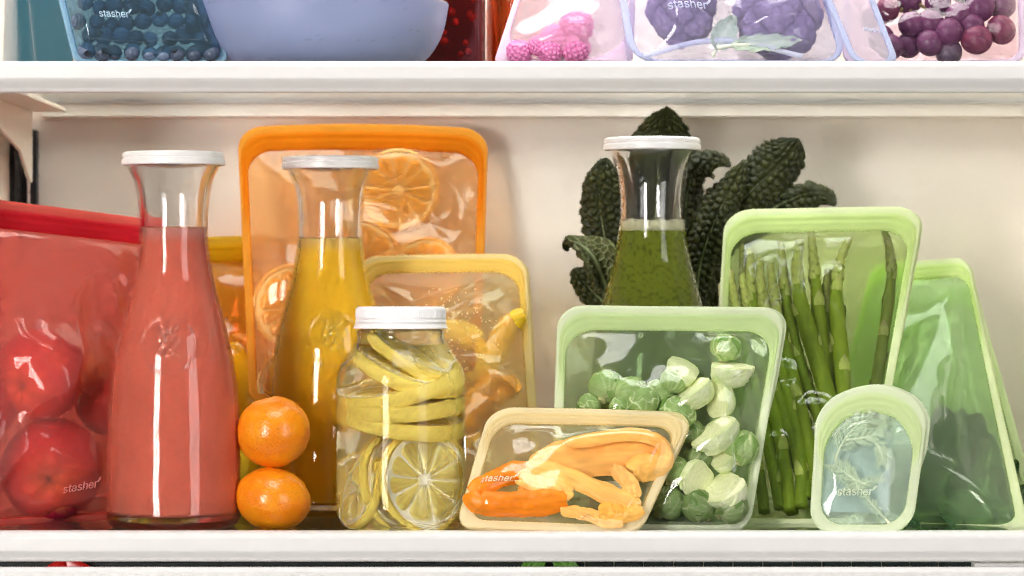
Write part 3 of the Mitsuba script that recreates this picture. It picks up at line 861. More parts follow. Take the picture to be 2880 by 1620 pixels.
def sprout(label, cen, axis, a, b, seed, face=None, tone=1.0):
    """brussels sprout: axis runs from stem to tip; face = the way the cut side looks, for a half one"""
    key = thing('brussels_sprout', label, 'brussels sprout')
    rng = np.random.default_rng(seed)
    nu, nv = 64, 96
    v, f = sphere_grid(nu, nv)
    th = np.arccos(np.clip(v[:, 2], -1, 1)); ph = np.arctan2(v[:, 1], v[:, 0])
    h = np.zeros(len(v)); vein = np.zeros(len(v)); edge = np.zeros(len(v))
    for i in range(5):                                   # overlapping outer leaves
        p0 = i * 2.4 + seed; wdt = rng.uniform(1.0, 1.5)
        dp = (ph - p0 + np.pi) % (2 * np.pi) - np.pi
        top = .45 + .5 * (dp / wdt) ** 2 + .12 * np.sin(dp * 5 + seed) + i * .14
        inside = sst(-.03, .03, th - top) * sst(1.03, .97, np.abs(dp) / wdt)
        h = np.where(inside > .5, h * .35 + .085 + .016 * i * inside, h)
        edge = np.maximum(edge, np.exp(-((th - top) / .05) ** 2) * (np.abs(dp) < wdt))
        vv = np.exp(-(dp / .07) ** 2) + .6 * np.exp(-((np.abs(dp) - .35 * np.clip(2.6 - th, 0, 2)) / .05) ** 2) + .5 * np.exp(-((np.abs(dp) - .75 * np.clip(2.6 - th, 0, 2)) / .05) ** 2)
        vein = np.where(inside > .5, np.clip(vv, 0, 1), vein * .6)
    g = 1 + h * .9 + .05 * (fbm(v * 3 + seed, 2) - .5) + .03 * (fbm(v * 12 + seed, 2) - .5) - .02 * vein
    taper = 1 - (.28 if face is None else .50) * sst(1.7, 3.1, th)
    w = v * (g * taper)[:, None] * [b, b, a]
    k = sst(1.5, 2.9, th)
    col = mixc((.27, .40, .14), (.70, .75, .46), .55 * k + .95 * vein + .25 * (fbm(v * 4 + seed, 3) - .4)) 
    dk = np.clip(edge * (h < .06), 0, 1)  # creases beside the leaf edges darkened, edge shading put into the colour
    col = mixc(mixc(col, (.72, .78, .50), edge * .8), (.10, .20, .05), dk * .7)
    M = frame_to(axis)
    if face is not None:
        fl = M.T @ np.asarray(face, float); fl[2] *= .05; fl /= np.linalg.norm(fl)
        dd = w @ fl
        cut = dd > 0
        w2 = w - np.outer(np.where(cut, dd * .965, 0), fl)
        r = np.sqrt((w2[:, 2] / a) ** 2 + ((np.linalg.norm(w2 - np.outer(w2[:, 2], [0, 0, 1]), axis=1)) / b) ** 2)
        lay = .5 + .5 * np.sin(r * 22 + 4 * noise(w2 * 400 + seed))
        fc = mixc((.86, .84, .60), (.66, .72, .40), .42 * lay ** 2 + .5 * sst(.80, 1.0, r))
        fc = mixc(fc, (.42, .36, .12), sst(.70, 1.0, -w2[:, 2] / a) * .5)
        dk = noise(w2 * 900 + seed) > .9
        fc = np.where((dk & (r > .55))[:, None], fc * .7, fc)
        col = np.where(cut[:, None], fc, mixc(col, mixc((.93, .93, .72), (.70, .78, .44), sst(.35, .75, fbm(v * 3 + seed, 3))), .78))
        w = w2
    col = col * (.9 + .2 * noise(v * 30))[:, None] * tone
    part(key, 'cut_half' if face is not None else 'head', place((w, f), cen, M), 'satin', True, np.clip(col, 0, 1))
    # the trimmed stem
    sv, sf = lathe([(.0001, -a * 1.0), (b * .26, -a * 1.0), (b * .30, -a * .97), (b * .34, -a * .80), (.0001, -a * .75)], 24)
    if face is None:
        part(key, 'stem', place((sv, sf), cen, M), 'matte', True, np.array((.52, .52, .28)) * tone)
    if face is None:                                     # a loose outer leaf
        u = np.linspace(0, 1, 18); q = np.linspace(-1, 1, 16); U, Q = np.meshgrid(u, q, indexing='ij')
        p0 = seed * 1.3
        pp = p0 + Q * (1.0 * np.sin(np.clip(U, .08, 1) * 2.4)) ; tt = 2.75 - U * (2.0 - .25 * Q ** 2)
        rr = 1.08 + .10 * U ** 2 + .03 * np.sin(Q * 7 + seed) * U
        lv = np.stack([np.sin(tt) * np.cos(pp) * rr * b, np.sin(tt) * np.sin(pp) * rr * b, np.cos(tt) * rr * a], -1)
        lc = mixc((.16, .30, .06), (.48, .56, .28), .9 * np.exp(-(Q / .1) ** 2) + .35 * (1 - U) + .35 * np.exp(-((np.abs(Q) - .5 * (1 - U)) / .08) ** 2)) * tone
        fr = lv.reshape(-1, 3); bk = (lv * .965).reshape(-1, 3); gg = grid(18, 16)
        part(key, 'outer_leaf', place(join([(fr, gg), (bk, gg[:, ::-1])]), cen, M), 'satin', True, np.clip(np.vstack([lc.reshape(-1, 3)] * 2), 0, 1))
    return key


def leaf(label, cen, nrm, up, ln, wd, seed, name='spinach_leaf', cat='leaf', dark=(.014, .062, .020), lite=(.045, .13, .040), vein=(.24, .36, .15), cup=.25, rip=.06, group=None, kind_bsdf='satin', ruff=0.0, stalk=True):
    key = thing(name, label, cat, group)
    n, m = 46, 36
    u = np.linspace(0, 1, n); q = np.linspace(-1, 1, m); U, Q = np.meshgrid(u, q, indexing='ij')
    W = wd / 2 * np.sin(np.pi * np.clip(U, 0, 1) ** .8) ** .6
    x = Q * W; y = (U - .5) * ln
    z = cup * wd * (Q ** 2) * .5 + rip * wd * (fbm(np.stack([U * 5, Q * 4, U * 0 + seed], -1), 2) - .5) + cup * ln * .25 * (U - .4) ** 2
    if ruff:
        z = z + ruff * np.sin(U * 26 + seed + 3 * Q) * np.abs(Q) ** 3
        y = y + ruff * .6 * np.sin(Q * 14 + seed) * U ** 4
    vn = np.exp(-(Q * W / (.0011)) ** 2) + .5 * np.exp(-((((U * 7 - np.abs(Q) * 1.6) % 1) - .5) / .10) ** 2)
    z = z - .0006 * np.clip(vn, 0, 1)
    z = z * np.sign(1)
    v = np.stack([x, y, z], -1)
    col = mixc(mixc(dark, lite, fbm(np.stack([U * 8, Q * 6, U * 0 + seed], -1), 3)), vein, np.clip(vn, 0, 1) * .7)
    M = frame_to(nrm, np.cross(up, nrm))
    fr = v.reshape(-1, 3); bk = (v - [0, 0, .0005]).reshape(-1, 3); g = grid(n, m)
    part(key, 'blade', place(join([(fr, g[:, ::-1]), (bk, g)]), cen, M), kind_bsdf, True, np.clip(np.vstack([col.reshape(-1, 3)] * 2), 0, 1))
    if stalk:
        st = np.array([[0, -ln * .68, -.002], [0, -ln * .5, 0], [0, -ln * .1, cup * ln * .02 - .0008]])
        part(key, 'stalk', tube(place((spline(st, 8), None), cen, M)[0], np.linspace(.0016, .0009, 8), 7), kind_bsdf, True, vein)
    return key


def lumpy(levels, seed, nu=150, nv=220, r0=1.0):
    """sphere of nested lumps: levels = (count, height, roundness) from coarse to fine"""
    v, f = sphere_grid(nu, nv)
    rng = np.random.default_rng(seed)
    g = np.full(len(v), r0); crease = np.ones(len(v))
    for cnt, hgt, kk in levels:
        i = np.arange(cnt) + .5
        z = 1 - 2 * i / cnt; a = i * 2.39996
        p = np.stack([np.cos(a) * np.sqrt(1 - z * z), np.sin(a) * np.sqrt(1 - z * z), z], 1) + rng.normal(0, .35 / math.sqrt(cnt), (cnt, 3))
        p /= np.linalg.norm(p, axis=1, keepdims=True)
        d, j = cKDTree(p).query(v, k=2)
        sp = math.sqrt(4 * np.pi / cnt)
        e = np.clip((d[:, 1] - d[:, 0]) / sp / .8, 0, 1)
        g = g + hgt * (e ** kk) * rng.uniform(.75, 1.2, cnt)[j[:, 0]]
        crease = crease * (.35 + .65 * np.clip(e * 2.2, 0, 1))
    return v * g[:, None], f, crease
# ------------------------------------------------------------------ lower shelf: bottles, jar, fruit
carafe('tall glass carafe of pink juice with a round embossed emblem, standing beside the red bag', 'pink juice', 488, .07, 0, 428, 643, (.78, .235, .155), emblem=0.01, foam=((.85, .55, .42), .0011), seed=1)
carafe('tall glass carafe of yellow orange juice standing behind the two mandarins', 'yellow juice', 929, .202, 0, 441, 672, (1.0, .68, .048), settle_shade=(1.0, .52, .020), emblem=0.12, foam=((.9, .75, .45), .0010), seed=2)
carafe('tall glass carafe of speckled green juice with pale foam, in front of the dark kale', 'dark green juice with fine specks', 1834, .202, 0, 388, 650, (.22, .265, .028), emblem=-1.0, foam=((.96, .95, .72), .0080), speck=.35, seed=3)


def mason_jar():
    d, s = .056, (DIST + .056) / FOCAL
    cx = (1127 - 1440) * s
    key = thing('preserving_jar', 'glass jar of lemon wheels in water with a ribbed white screw lid', 'jar')
    z = lambda q: (810 - q) * s
    base = SHELF
    pts = [(116 * s, z(918)), (116 * s, z(928)), (124 * s, z(930)), (126 * s, z(936)), (123.5 * s, z(941)), (124 * s, z(950)), (129 * s, z(962)), (141 * s, z(985)), (158 * s, z(1010)), (172 * s, z(1032)), (179.5 * s, z(1055)), (182 * s, z(1080)), (182 * s, z(1200)),
           (182 * s, z(1380)), (181 * s, z(1430)), (176 * s, base + .010), (168 * s, base + .0045), (155 * s, base + .0012), (140 * s, base + .0002)]
    o = smooth_profile(pts, 170)
    n = 240
    a = np.linspace(0, 2 * np.pi, n, endpoint=False)
    R = np.repeat(o[:, :1], n, 1); Z = np.repeat(o[:, 1:], n, 1)
    R = R + (fbm(np.stack([np.cos(a)[None] * 1.6 + 0 * R, np.sin(a)[None] * 1.6 + 0 * R, Z * 22], -1), 2) - .5) * .0006
    v = np.stack([cx + R * np.cos(a), d + R * np.sin(a), Z], -1).reshape(-1, 3)
    f = grid(len(o), n, wrap_v=True)
    bt = lathe([(140 * s, base + .0002), (132 * s, base + .0016), (110 * s, base + .0034), (.0002, base + .0040)], n)
    lev = z(968)
    inn = o[o[:, 1] > lev] - [.003, 0]
    iv = lathe(np.vstack([inn, [[np.interp(lev, o[::-1, 1], o[::-1, 0]) - .003, lev]]]), n)
    part(key, 'glass_body', join([(v, f), (bt[0] + [cx, d, 0], bt[1][:, ::-1]), (iv[0] + [cx, d, 0], iv[1])]), 'water', True)
    w = lathe([(np.interp(lev, o[::-1, 1], o[::-1, 0]) - .003, lev), (.02, lev - .0003), (.0002, lev - .0003)], n)
    part(key, 'water', (w[0] + [cx, d, 0], w[1]), 'water', True)
    # ribbed screw lid
    ro = 128.5 * s
    zt = z(862)
    pr_ = [(.0002, zt - .0008), (ro - .006, zt - .0008), (ro - .0042, zt), (ro - .0022, zt - .0002), (ro - .0008, zt - .0016), (ro - .0003, zt - .0030), (ro - .0002, zt - .0078), (ro - .0006, zt - .0090), (ro - .0003, zt - .0100), (ro + .0002, zt - .0108), (ro - .0004, zt - .0120),
           (ro + .0000, zt - .0132), (ro + .0006, zt - .0144), (ro + .0011, zt - .0152), (ro + .0009, zt - .0158), (ro - .002, zt - .0158), (ro - .0025, zt - .010)]
    p2 = smooth_profile(pr_, 90)
    nn = 960
    a = np.linspace(0, 2 * np.pi, nn, endpoint=False)
    k = sst(zt - .0086, zt - .0074, p2[:, 1]) * sst(zt - .0012, zt - .0030, p2[:, 1])
    R = p2[:, :1] - .00042 * k[:, None] * (.5 + .5 * np.cos(a * 120))[None]
    v = np.stack([cx + R * np.cos(a), d + R * np.sin(a), np.repeat(p2[:, 1:], nn, 1)], -1).reshape(-1, 3)
    part(key, 'screw_lid', (v, grid(len(p2), nn, wrap_v=True)), 'white_paint', 30)
    return cx, d, s


scene['white_paint'] = pr(rgb(.86, .86, .87), .28, .5)
JX, JD, JS = mason_jar()
RIND, PITH, LEM = (1.0, .80, .19), (1.0, .94, .70), (1.0, .77, .20)
G = 'lemon wheels in the jar'
Rj = .0335
for i, (lab, x, y, q, nrm, R, t, sq) in enumerate((
        ('lemon wheel facing out low in the jar, showing white pith and all its segments', .0145, -.0160, 1345, (.60, -.79, .10), .0355, .0070, 1.0),
        ('lemon wheel just behind the open faced one, rind edge showing', -.0010, -.0060, 1350, (.66, -.74, .12), .0350, .0090, 1.0),
        ('lemon wheel leaning on the glass low in the jar beside the mandarins', -.0255, -.0070, 1375, (-.86, -.42, .30), .0290, .0075, 1.0),
        ('lemon wheel lying level, lowest of the layers above the upright wheels', -.0010, .0010, 1195, (.16, -.08, 1), .0385, .0118, 1.0),
        ('lemon wheel lying level in the middle of the jar', .0010, -.0010, 1152, (-.05, -.06, 1), .0390, .0118, 1.0),
        ('lemon wheel tilted down toward the mandarins in the upper half of the jar', -.0015, -.0010, 1105, (-.24, -.12, 1), .0380, .0112, 1.0),
        ('lemon wheel tilted steeply down, second from the top of the jar', .0015, .0015, 1050, (.38, -.20, 1), .0370, .0100, 1.0),
        ('topmost lemon wheel tilted steeply under the shoulder of the jar', .0040, .0020, 1008, (.66, -.16, 1), .0325, .0090, 1.0))):
    citrus(lab, 'lemon', 'lemon_slice', (JX + x, JD + y, (810 - q) * JS), nrm, R, t, RIND, PITH, LEM, 10, 20 + i, squash=sq, bend=.0015, mats=('pulp', 'pulp', 'satin'))

mandarin('upper mandarin, round, balanced on the other mandarin', P(769, 1214, .068), px(103.5, .068), .965, 3)
mandarin('lower mandarin, squat, sitting on the glass shelf', P(768, 1404, .064), px(106.5, .064), .835, 4)

# ------------------------------------------------------------------ lower shelf: warm bags
red = Bag('food_bag', 'large clear red bag of apples beside the pink juice', [(-340, 520), (470, 622), (440, 1455), (-340, 1502)], [.06, .215, .185, .055], (1.0, .41, .37), (.93, .20, .16), (.78, .014, .04),
          'film_milky', top=.021, front=.028, back=.045, sag=1.35, wr=.0062, wf=(10, 6), wang=58, seed=3, back_film='film_hazy', film_noise=.08, word=('stasher', 128, 1388, .0062, 8))
apple('red apple high in the red bag, its dark calyx turned outward', P(118, 1050, .128), (.42, .86, .35), .0345, 1, stem=False, base=(.50, .02, .045), blush=(.66, .28, .08), blush_amt=.75)
apple('red apple at the bottom of the red bag, yellow green around its calyx', P(146, 1318, .146), (-.06, .93, .22), .0385, 2, stem=False, base=(.50, .012, .05), blush=(.52, .34, .06), blush_amt=.55)
apple('dark red apple with its stem up, half hidden by the pink juice', P(318, 1120, .175), (.04, -.06, 1), .0300, 3, base=(.33, .012, .02), blush=(.5, .1, .05), blush_amt=.4)
apple('dark apple cut off at the edge of the picture in the red bag', P(-70, 1120, .125), (.2, .4, .9), .0330, 4, base=(.42, .012, .03), blush=(.5, .1, .05), blush_amt=.4)

red.close()
yel = Bag('food_bag', 'yellow bag of whole lemons, mostly hidden between the pink juice and the orange bag', [(330, 672), (800, 660), (850, 1432), (340, 1436)], [.374, .374, .325, .325], (1.0, .86, .42), (.85, .62, .06), (.78, .50, .01),
          'film_clear', top=.022, front=.022, back=.022, seed=5, wr=.004, wf=(10, 6), wang=20)
v, f = sphere_grid(90, 140)
for i, (lab, x, y, dd, ax) in enumerate((('yellow lemon at the foot of the yellow bag beside the mandarins', 650, 1290, .32, (.8, .1, .5)), ('yellow lemon higher in the yellow bag', 625, 1090, .335, (.3, .1, .9)),
                                          ('yellow lemon in the yellow bag behind the pink juice', 500, 1330, .32, (.9, .1, -.3)))):
    g = 1 + .012 * fbm(v * 8 + i, 3) - .010 * (noise(v * 30 + i * 7) > .72)
    w = v * g[:, None]; w[:, 2] = np.sign(w[:, 2]) * np.abs(w[:, 2]) * (1.18 + .30 * np.abs(w[:, 2]) ** 9)
    one('lemon', place((w, f), P(x, y, dd), frame_to(ax), .0255), 'wet', lab, 'lemon', color=(.86, .62, .03))

yel.close(.8)
ora = Bag('food_bag', 'large flat orange bag of orange wheels leaning on the back wall', [(667, 360), (1374, 366), (1348, 1160), (702, 1142)], [.352, .352, .262, .262], (1.0, .77, .50), (.90, .44, .06), (.86, .27, .008),
          'film_hazy', top=.0222, side=.007, Rt=.020, Rb=.014, front=.011, back=.008, wr=.0011, wf=(11, 6), wang=48, back_film='film_hazy', seed=8, arch=.004, film_noise=.06)
for i, (lab, x, y, R, n_, sp) in enumerate((('orange wheel at the top of the orange bag, whole face showing', 1121, 536, .0335, (.02, -1, .1), 1.2), ('orange wheel behind the neck of the yellow orange juice', 1010, 735, .0340, (-.05, -1, .08), .3),
                                        ('orange wheel above the pale yellow bag, only its upper arc showing', 1200, 775, .0290, (.1, -1, .15), .8), ('orange wheel low in the orange bag beside the yellow orange juice', 830, 862, .0345, (-.08, -1, .1), .5),
                                        ('lowest orange wheel in the orange bag, above the mandarins', 830, 1085, .0300, (.05, -1, .12), 2.0))):
    citrus(lab, 'orange', 'orange_slice', ora.pt(ora.local(x, y), [.002, .0015, .0055, .001, .001][i]), n_, R, .0042, (.97, .62, .20), (1.0, .90, .68), (.95, .50, .05), 11, 40 + i, spin=sp)

ora.close()
pal = Bag('food_bag', 'pale yellow bag of yellow pepper pieces behind the lemon jar', [(1000, 722), (1478, 712), (1532, 1462), (1052, 1466)], [.275, .275, .135, .135], (1.0, .88, .58), (.96, .82, .42), (.93, .70, .16),
          'film_milky', back_film='film_hazy', top=.0175, side=.007, Rt=.018, front=.020, back=.014, sag=1.4, wr=.0012, seed=11, lip=.0018)
YS, YF = (.93, .58, .02), (.95, .72, .18)
OS, OF = (.84, .25, .010), (.90, .42, .06)


def strips(bag, rows, name='pepper_strip', cat='pepper', wk=1.18, pale=0.0):
    soft = lambda c: tuple(np.asarray(c) * (1 - pale) + np.array((.97, .68, .36)) * pale) if c[1] > .28 else c
    for i, (lab, pts, wq, off, th, curl, skin, flesh, out, rag) in enumerate(rows):
        path = [bag.pt(bag.local(p[0], p[1]), off + (p[2] if len(p) > 2 else 0)) for p in pts]
        strip(lab, path, px(wq, .1) * wk, th * .72, out, soft(skin), soft(flesh), name, cat, None, curl, 60 + i + int(pts[0][0]), .30, rag)


z6 = lambda x, y: (920 + x / 2.07, 820 + y / 2.07)
strips(pal, (
    ('pale yellow pepper chunk beside the lid of the lemon jar', [z6(690, 250), z6(780, 270), z6(880, 320)], 58, .010, .0055, .9, YF, YF, (.2, -1, .4), .3),
    ('curled ring of yellow pepper behind the shoulder of the lemon jar', [z6(800, 560), z6(885, 545), z6(920, 440), z6(870, 350), z6(800, 380)], 34, .012, .0055, .8, YS, YF, (.5, -1, .2), .2),
    ('long curved yellow pepper strip reaching up to the edge of the pale yellow bag', [z6(930, 560), z6(980, 430), z6(1050, 270), z6(1150, 190)], 48, .011, .0055, 1.0, YS, YF, (.3, -1, .2), .2),
    ('deep orange pepper strip slanting behind the lemon jar', [z6(800, 760), z6(900, 660), z6(1010, 560)], 42, .016, .0060, 1.1, (.92, .46, .02), (.93, .56, .08), (.3, -1, .5), .2),
    ('orange pepper end just above the small orange bag', [z6(980, 700), z6(1050, 600), z6(1095, 650)], 46, .012, .0055, .9, (.92, .44, .02), (.93, .56, .08), (-.2, -1, .2), .3),
    ('dark orange pepper strip low behind the lemon jar', [z6(800, 880), z6(860, 790), z6(960, 720)], 50, .018, .0055, 1.1, (.90, .40, .015), (.92, .50, .05), (.2, -1, .3), .2),
    ('yellow pepper strip low in the pale yellow bag behind the jar', [z6(560, 900), z6(700, 860), z6(860, 930)], 60, .012, .0055, 1.0, YS, YF, (.1, -1, .3), .2),
    ('yellow pepper piece hidden behind the lemon jar', [z6(520, 500), z6(640, 420), z6(700, 480)], 60, .008, .0055, 1.0, YS, YF, (.1, -1, .3), .2)))
pal.close(.8)
# crumbs of frost on the inside of the pale bag
rng = np.random.default_rng(5)
ms = []
ico = tri(__import__('trimesh').creation.icosphere(1))
for i in range(150):
    x, y = rng.normal(1285, 60), rng.normal(935, 75)
    if not (1130 < x < 1440 and 830 < y < 1150):
        continue
    ab = pal.local(x, y); hh = pal.hf(ab[None])[0]
    if np.isnan(hh):
        continue
    ms.append(place(ico, pal.pt(ab, hh + .0001), None, rng.uniform(.0003, .0008)))
one('water_drops', join(ms), 'drop', 'tiny water drops scattered over the pale yellow bag', 'water drops', kind='stuff')
scene['drop'] = pr(rgb(.95, .85, .55), .05, .9)

sml = Bag('food_bag', 'small wide orange bag of pepper strips leaning beside the lemon jar', [(1378, 1143), (1958, 1160), (1800, 1501), (1281, 1480)], [.050, .052, .012, .010], (1.0, .95, .80), (.97, .88, .60), (.96, .82, .46),
          'film_clear', back_film='film_milky', side=.0075, top=.0130, bot=.0062, Rt=.017, Rb=.013, rin=.016, front=.0135, back=.010, sag=1.25, wr=.0016, wf=(18, 9), wang=25, seed=17, word=('stasher', 1346, 1366, .0055, -2), lip=.0008)
z5 = lambda x, y: (1280 + x / 3.622, 1120 + y / 3.622)
S = (.86, .25, .006)
PE = (.93, .47, .13)
strips(sml, (
    ('broad peach coloured pepper panel across the small orange bag', [z5(800, 720), z5(1150, 640), z5(1550, 600), z5(2080, 560)], 88, .001, .005, .5, (.90, .46, .12), PE, (0, -1, .2), .1),
    ('pepper strip curling along the upper edge of the small orange bag, cut end showing', [z5(1130, 500), z5(1400, 440), z5(1800, 400), z5(2090, 480), z5(2130, 620)], 34, .0075, .0050, .9, (.90, .44, .10), (.92, .62, .28), (.0, -.8, 1), .2),
    ('pale curled pepper end at the far corner of the small orange bag', [z5(1790, 790), z5(1900, 740), z5(2020, 700), z5(2110, 560)], 52, .0065, .0050, 1.0, (.90, .50, .12), (.92, .58, .16), (-.3, -1, .1), .4),
    ('ragged peach pepper strip standing in the small orange bag', [z5(1600, 740), z5(1690, 820), z5(1780, 930), z5(1830, 1050)], 30, .0075, .0050, .8, (.92, .52, .18), (.92, .56, .22), (-.2, -1, .3), .9),
    ('long pale pepper strip crossing the small orange bag', [z5(720, 740), z5(1000, 790), z5(1300, 900), z5(1600, 1030), z5(1880, 1130)], 40, .0080, .0055, .8, (.92, .52, .14), (.92, .60, .26), (0, -1, .5), .5),
    ('pale pepper wedge with a cut face in the middle of the small orange bag', [z5(640, 830), z5(800, 880), z5(980, 950), z5(1190, 1020)], 44, .0080, .0055, .6, (.92, .50, .14), (.93, .56, .20), (0, -1, .4), .4),
    ('deep orange pepper strip under the lettering of the small orange bag', [z5(740, 740), z5(520, 800), z5(320, 890), z5(160, 1000)], 42, .0055, .0050, 1.0, S, OF, (-.1, -1, .3), .1),
    ('glossy deep orange pepper strip lying along the bottom of the small orange bag', [z5(170, 990), z5(210, 1080), z5(360, 1120), z5(720, 1125), z5(1130, 1085)], 50, .0085, .0055, 1.1, S, OF, (0, -1, -.1), .1),
    ('thin peach pepper strip at the bottom of the small orange bag', [z5(1080, 1180), z5(1300, 1200), z5(1500, 1260), z5(1700, 1290)], 26, .0060, .0050, .8, (.92, .50, .14), (.92, .60, .26), (0, -1, .5), .5),
    ('short bright pepper end at the lowest corner of the small orange bag', [z5(1460, 1190), z5(1620, 1200), z5(1770, 1210), z5(1880, 1150)], 34, .0080, .0055, 1.0, (.92, .44, .03), (.92, .58, .2), (.1, -1, .2), .6),
    ('orange pepper strip lying behind the pale wedge in the small orange bag', [z5(640, 960), z5(850, 1000), z5(1050, 1060)], 40, .0020, .0050, .8, (.88, .40, .06), OF, (0, -1, .2), .2)), pale=.2)
sml.close()
# ------------------------------------------------------------------ lower shelf: kale, sprouts, asparagus, dill, leaves
z1 = lambda x, y: (1500 + x / 2.415, 280 + y / 2.415)
KL = 'leaves of one bunch of kale'
for i, (lab, pts, w, out, cup, tp) in enumerate((
        ('dark kale leaf standing upright between the bare wall and the neck of the green juice', [(*z1(620, 1330), .285), (*z1(500, 1000), .285), (*z1(455, 750), .280), (*z1(450, 550), .272), (*z1(500, 395), .275)], 178, (-.35, -1, .1), 1.35, .22),
        ('pointed kale leaf rising above the lid of the green juice', [(*z1(800, 1300), .31), (*z1(850, 700), .315), (*z1(870, 350), .315), (*z1(890, 200), .31), (*z1(908, 50), .30)], 360, (0, -1, .15), 1.2, .36),
        ('kale leaf arching over beside the neck of the green juice', [(*z1(960, 1200), .30), (*z1(1030, 800), .30), (*z1(1065, 560), .295), (*z1(1130, 440), .285), (*z1(1240, 395), .275), (*z1(1335, 455), .265)], 120, (.3, -.8, .55), 1.35, .22),
        ('low dark kale leaf curling out behind the asparagus bag', [(*z1(1380, 1000), .32), (*z1(1600, 760), .32), (*z1(1780, 660), .315), (*z1(1930, 630), .31), (*z1(2045, 720), .30)], 135, (.2, -.9, .6), 1.3, .25),
        ('largest kale leaf, leaning over with a blunt blistered tip beside the bare wall', [(*z1(1080, 1450), .285), (*z1(1180, 1100), .285), (*z1(1330, 800), .278), (*z1(1520, 580), .268), (*z1(1680, 430), .262), (*z1(1800, 265), .262)], 212, (.25, -1, .2), 1.35, .20),
        ('kale leaf lying in front of the largest one', [(*z1(1120, 1420), .265), (*z1(1130, 1150), .265), (*z1(1210, 880), .260), (*z1(1320, 640), .256), (*z1(1430, 425), .26)], 118, (-.1, -1, .2), 1.3, .22),
        ('dark kale leaf low behind the green juice', [(*z1(1200, 1420), .30), (*z1(1150, 1200), .30), (*z1(1100, 1000), .295), (*z1(1060, 820), .29)], 200, (.1, -1, .1), 1.2, .3),
        ('shadowed kale leaf below the curled one', [(*z1(560, 1450), .28), (*z1(450, 1350), .28), (*z1(360, 1260), .275), (*z1(270, 1150), .27)], 120, (-.2, -1, .1), 1.2, .4))):
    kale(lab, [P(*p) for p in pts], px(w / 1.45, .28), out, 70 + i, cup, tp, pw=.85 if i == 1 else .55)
kale('kale leaf curled back beside the green juice, its pale veined underside showing', [P(*z1(500, 1300), .255), P(*z1(440, 1180), .25), P(*z1(400, 1080), .245), P(*z1(330, 1010), .25), P(*z1(225, 985), .262)], px(125, .25), (.65, -.75, .1), 91, 1.15, .45, flip=-1.0)

GT = (.80, .93, .76)
GR, GS = (.84, .94, .72), (.66, .86, .42)
asp = Bag('food_bag', 'large clear green bag of asparagus spears behind the bag of dill', [(2038, 588), (2600, 580), (2440, 1480), (1985, 1482)], [.205, .205, .098, .098], (.79, .90, .59), (.85, .92, .62), (.68, .83, .34),
          'film_clear', back_film='film_hazy', top=.0205, side=.0065, Rt=.020, front=.015, back=.010, sag=1.0, wr=.0026, wf=(10, 6), wang=75, seed=23, lip=.0015)
spears = (((2110, 712), (2116, 840), (2180, 1090), (2268, 1405)), ((2137, 748), (2150, 880), (2215, 1120), (2250, 1430)), ((2056, 780), (2090, 950), (2150, 1200), (2195, 1430)), ((2088, 790), (2125, 960), (2185, 1200), (2220, 1440)),
          ((2166, 760), (2200, 950), (2250, 1150), (2300, 1420)), ((2197, 698), (2215, 860), (2262, 1060), (2335, 1260), (2370, 1440)), ((2246, 698), (2248, 850), (2290, 1000), (2345, 1200), (2400, 1430)), ((2283, 668), (2300, 850), (2312, 1000), (2322, 1200), (2335, 1440)),
          ((2380, 690), (2352, 850), (2365, 1000), (2372, 1200), (2385, 1440)), ((2489, 642), (2508, 740), (2498, 860), (2470, 1050), (2440, 1300)), ((2030, 800), (2060, 1000), (2120, 1250), (2150, 1440)), ((2330, 760), (2325, 900), (2345, 1100), (2350, 1440)), ((2090, 700), (2100, 850), (2150, 1100), (2230, 1440)))
names = ('tallest of the asparagus spears near the kale', 'asparagus spear with a small pale tip beside the sprouts bag', 'yellowish asparagus spear at the edge of the bag near the kale', 'short yellowish asparagus spear beside the sprouts bag', 'asparagus spear with a pale scaly tip in the middle of the bunch',
         'asparagus spear with a drooping fringed tip', 'thick asparagus spear lying foremost, slanting behind the dill', 'asparagus spear with the highest pale tip in the bunch', 'last asparagus spear of the bunch, leaning tip, beside the bright glints', 'single asparagus spear standing apart at the far edge of the bag',
         'asparagus spear half hidden by the rim of the bag', 'asparagus spear tucked behind the others near the middle', 'dark asparagus spear behind the others near the kale')
offs = (.002, .003, -.001, .002, .004, .000, .006, -.001, .002, -.004, -.003, -.005, -.004)
for i, (sp, nm_, o) in enumerate(zip(spears, names, offs)):
    asparagus(nm_, [asp.pt(asp.local(*p), o) for p in sp], [.0050, .0050, .0045, .0048, .0048, .0048, .0066, .0056, .0060, .0045, .0042, .005, .0048][i], 100 + i, [1.15, 1.2, 1.5, 1.4, 1.1, .95, 1.0, 1.0, 1.1, .6, 1.2, .7, .6][i])

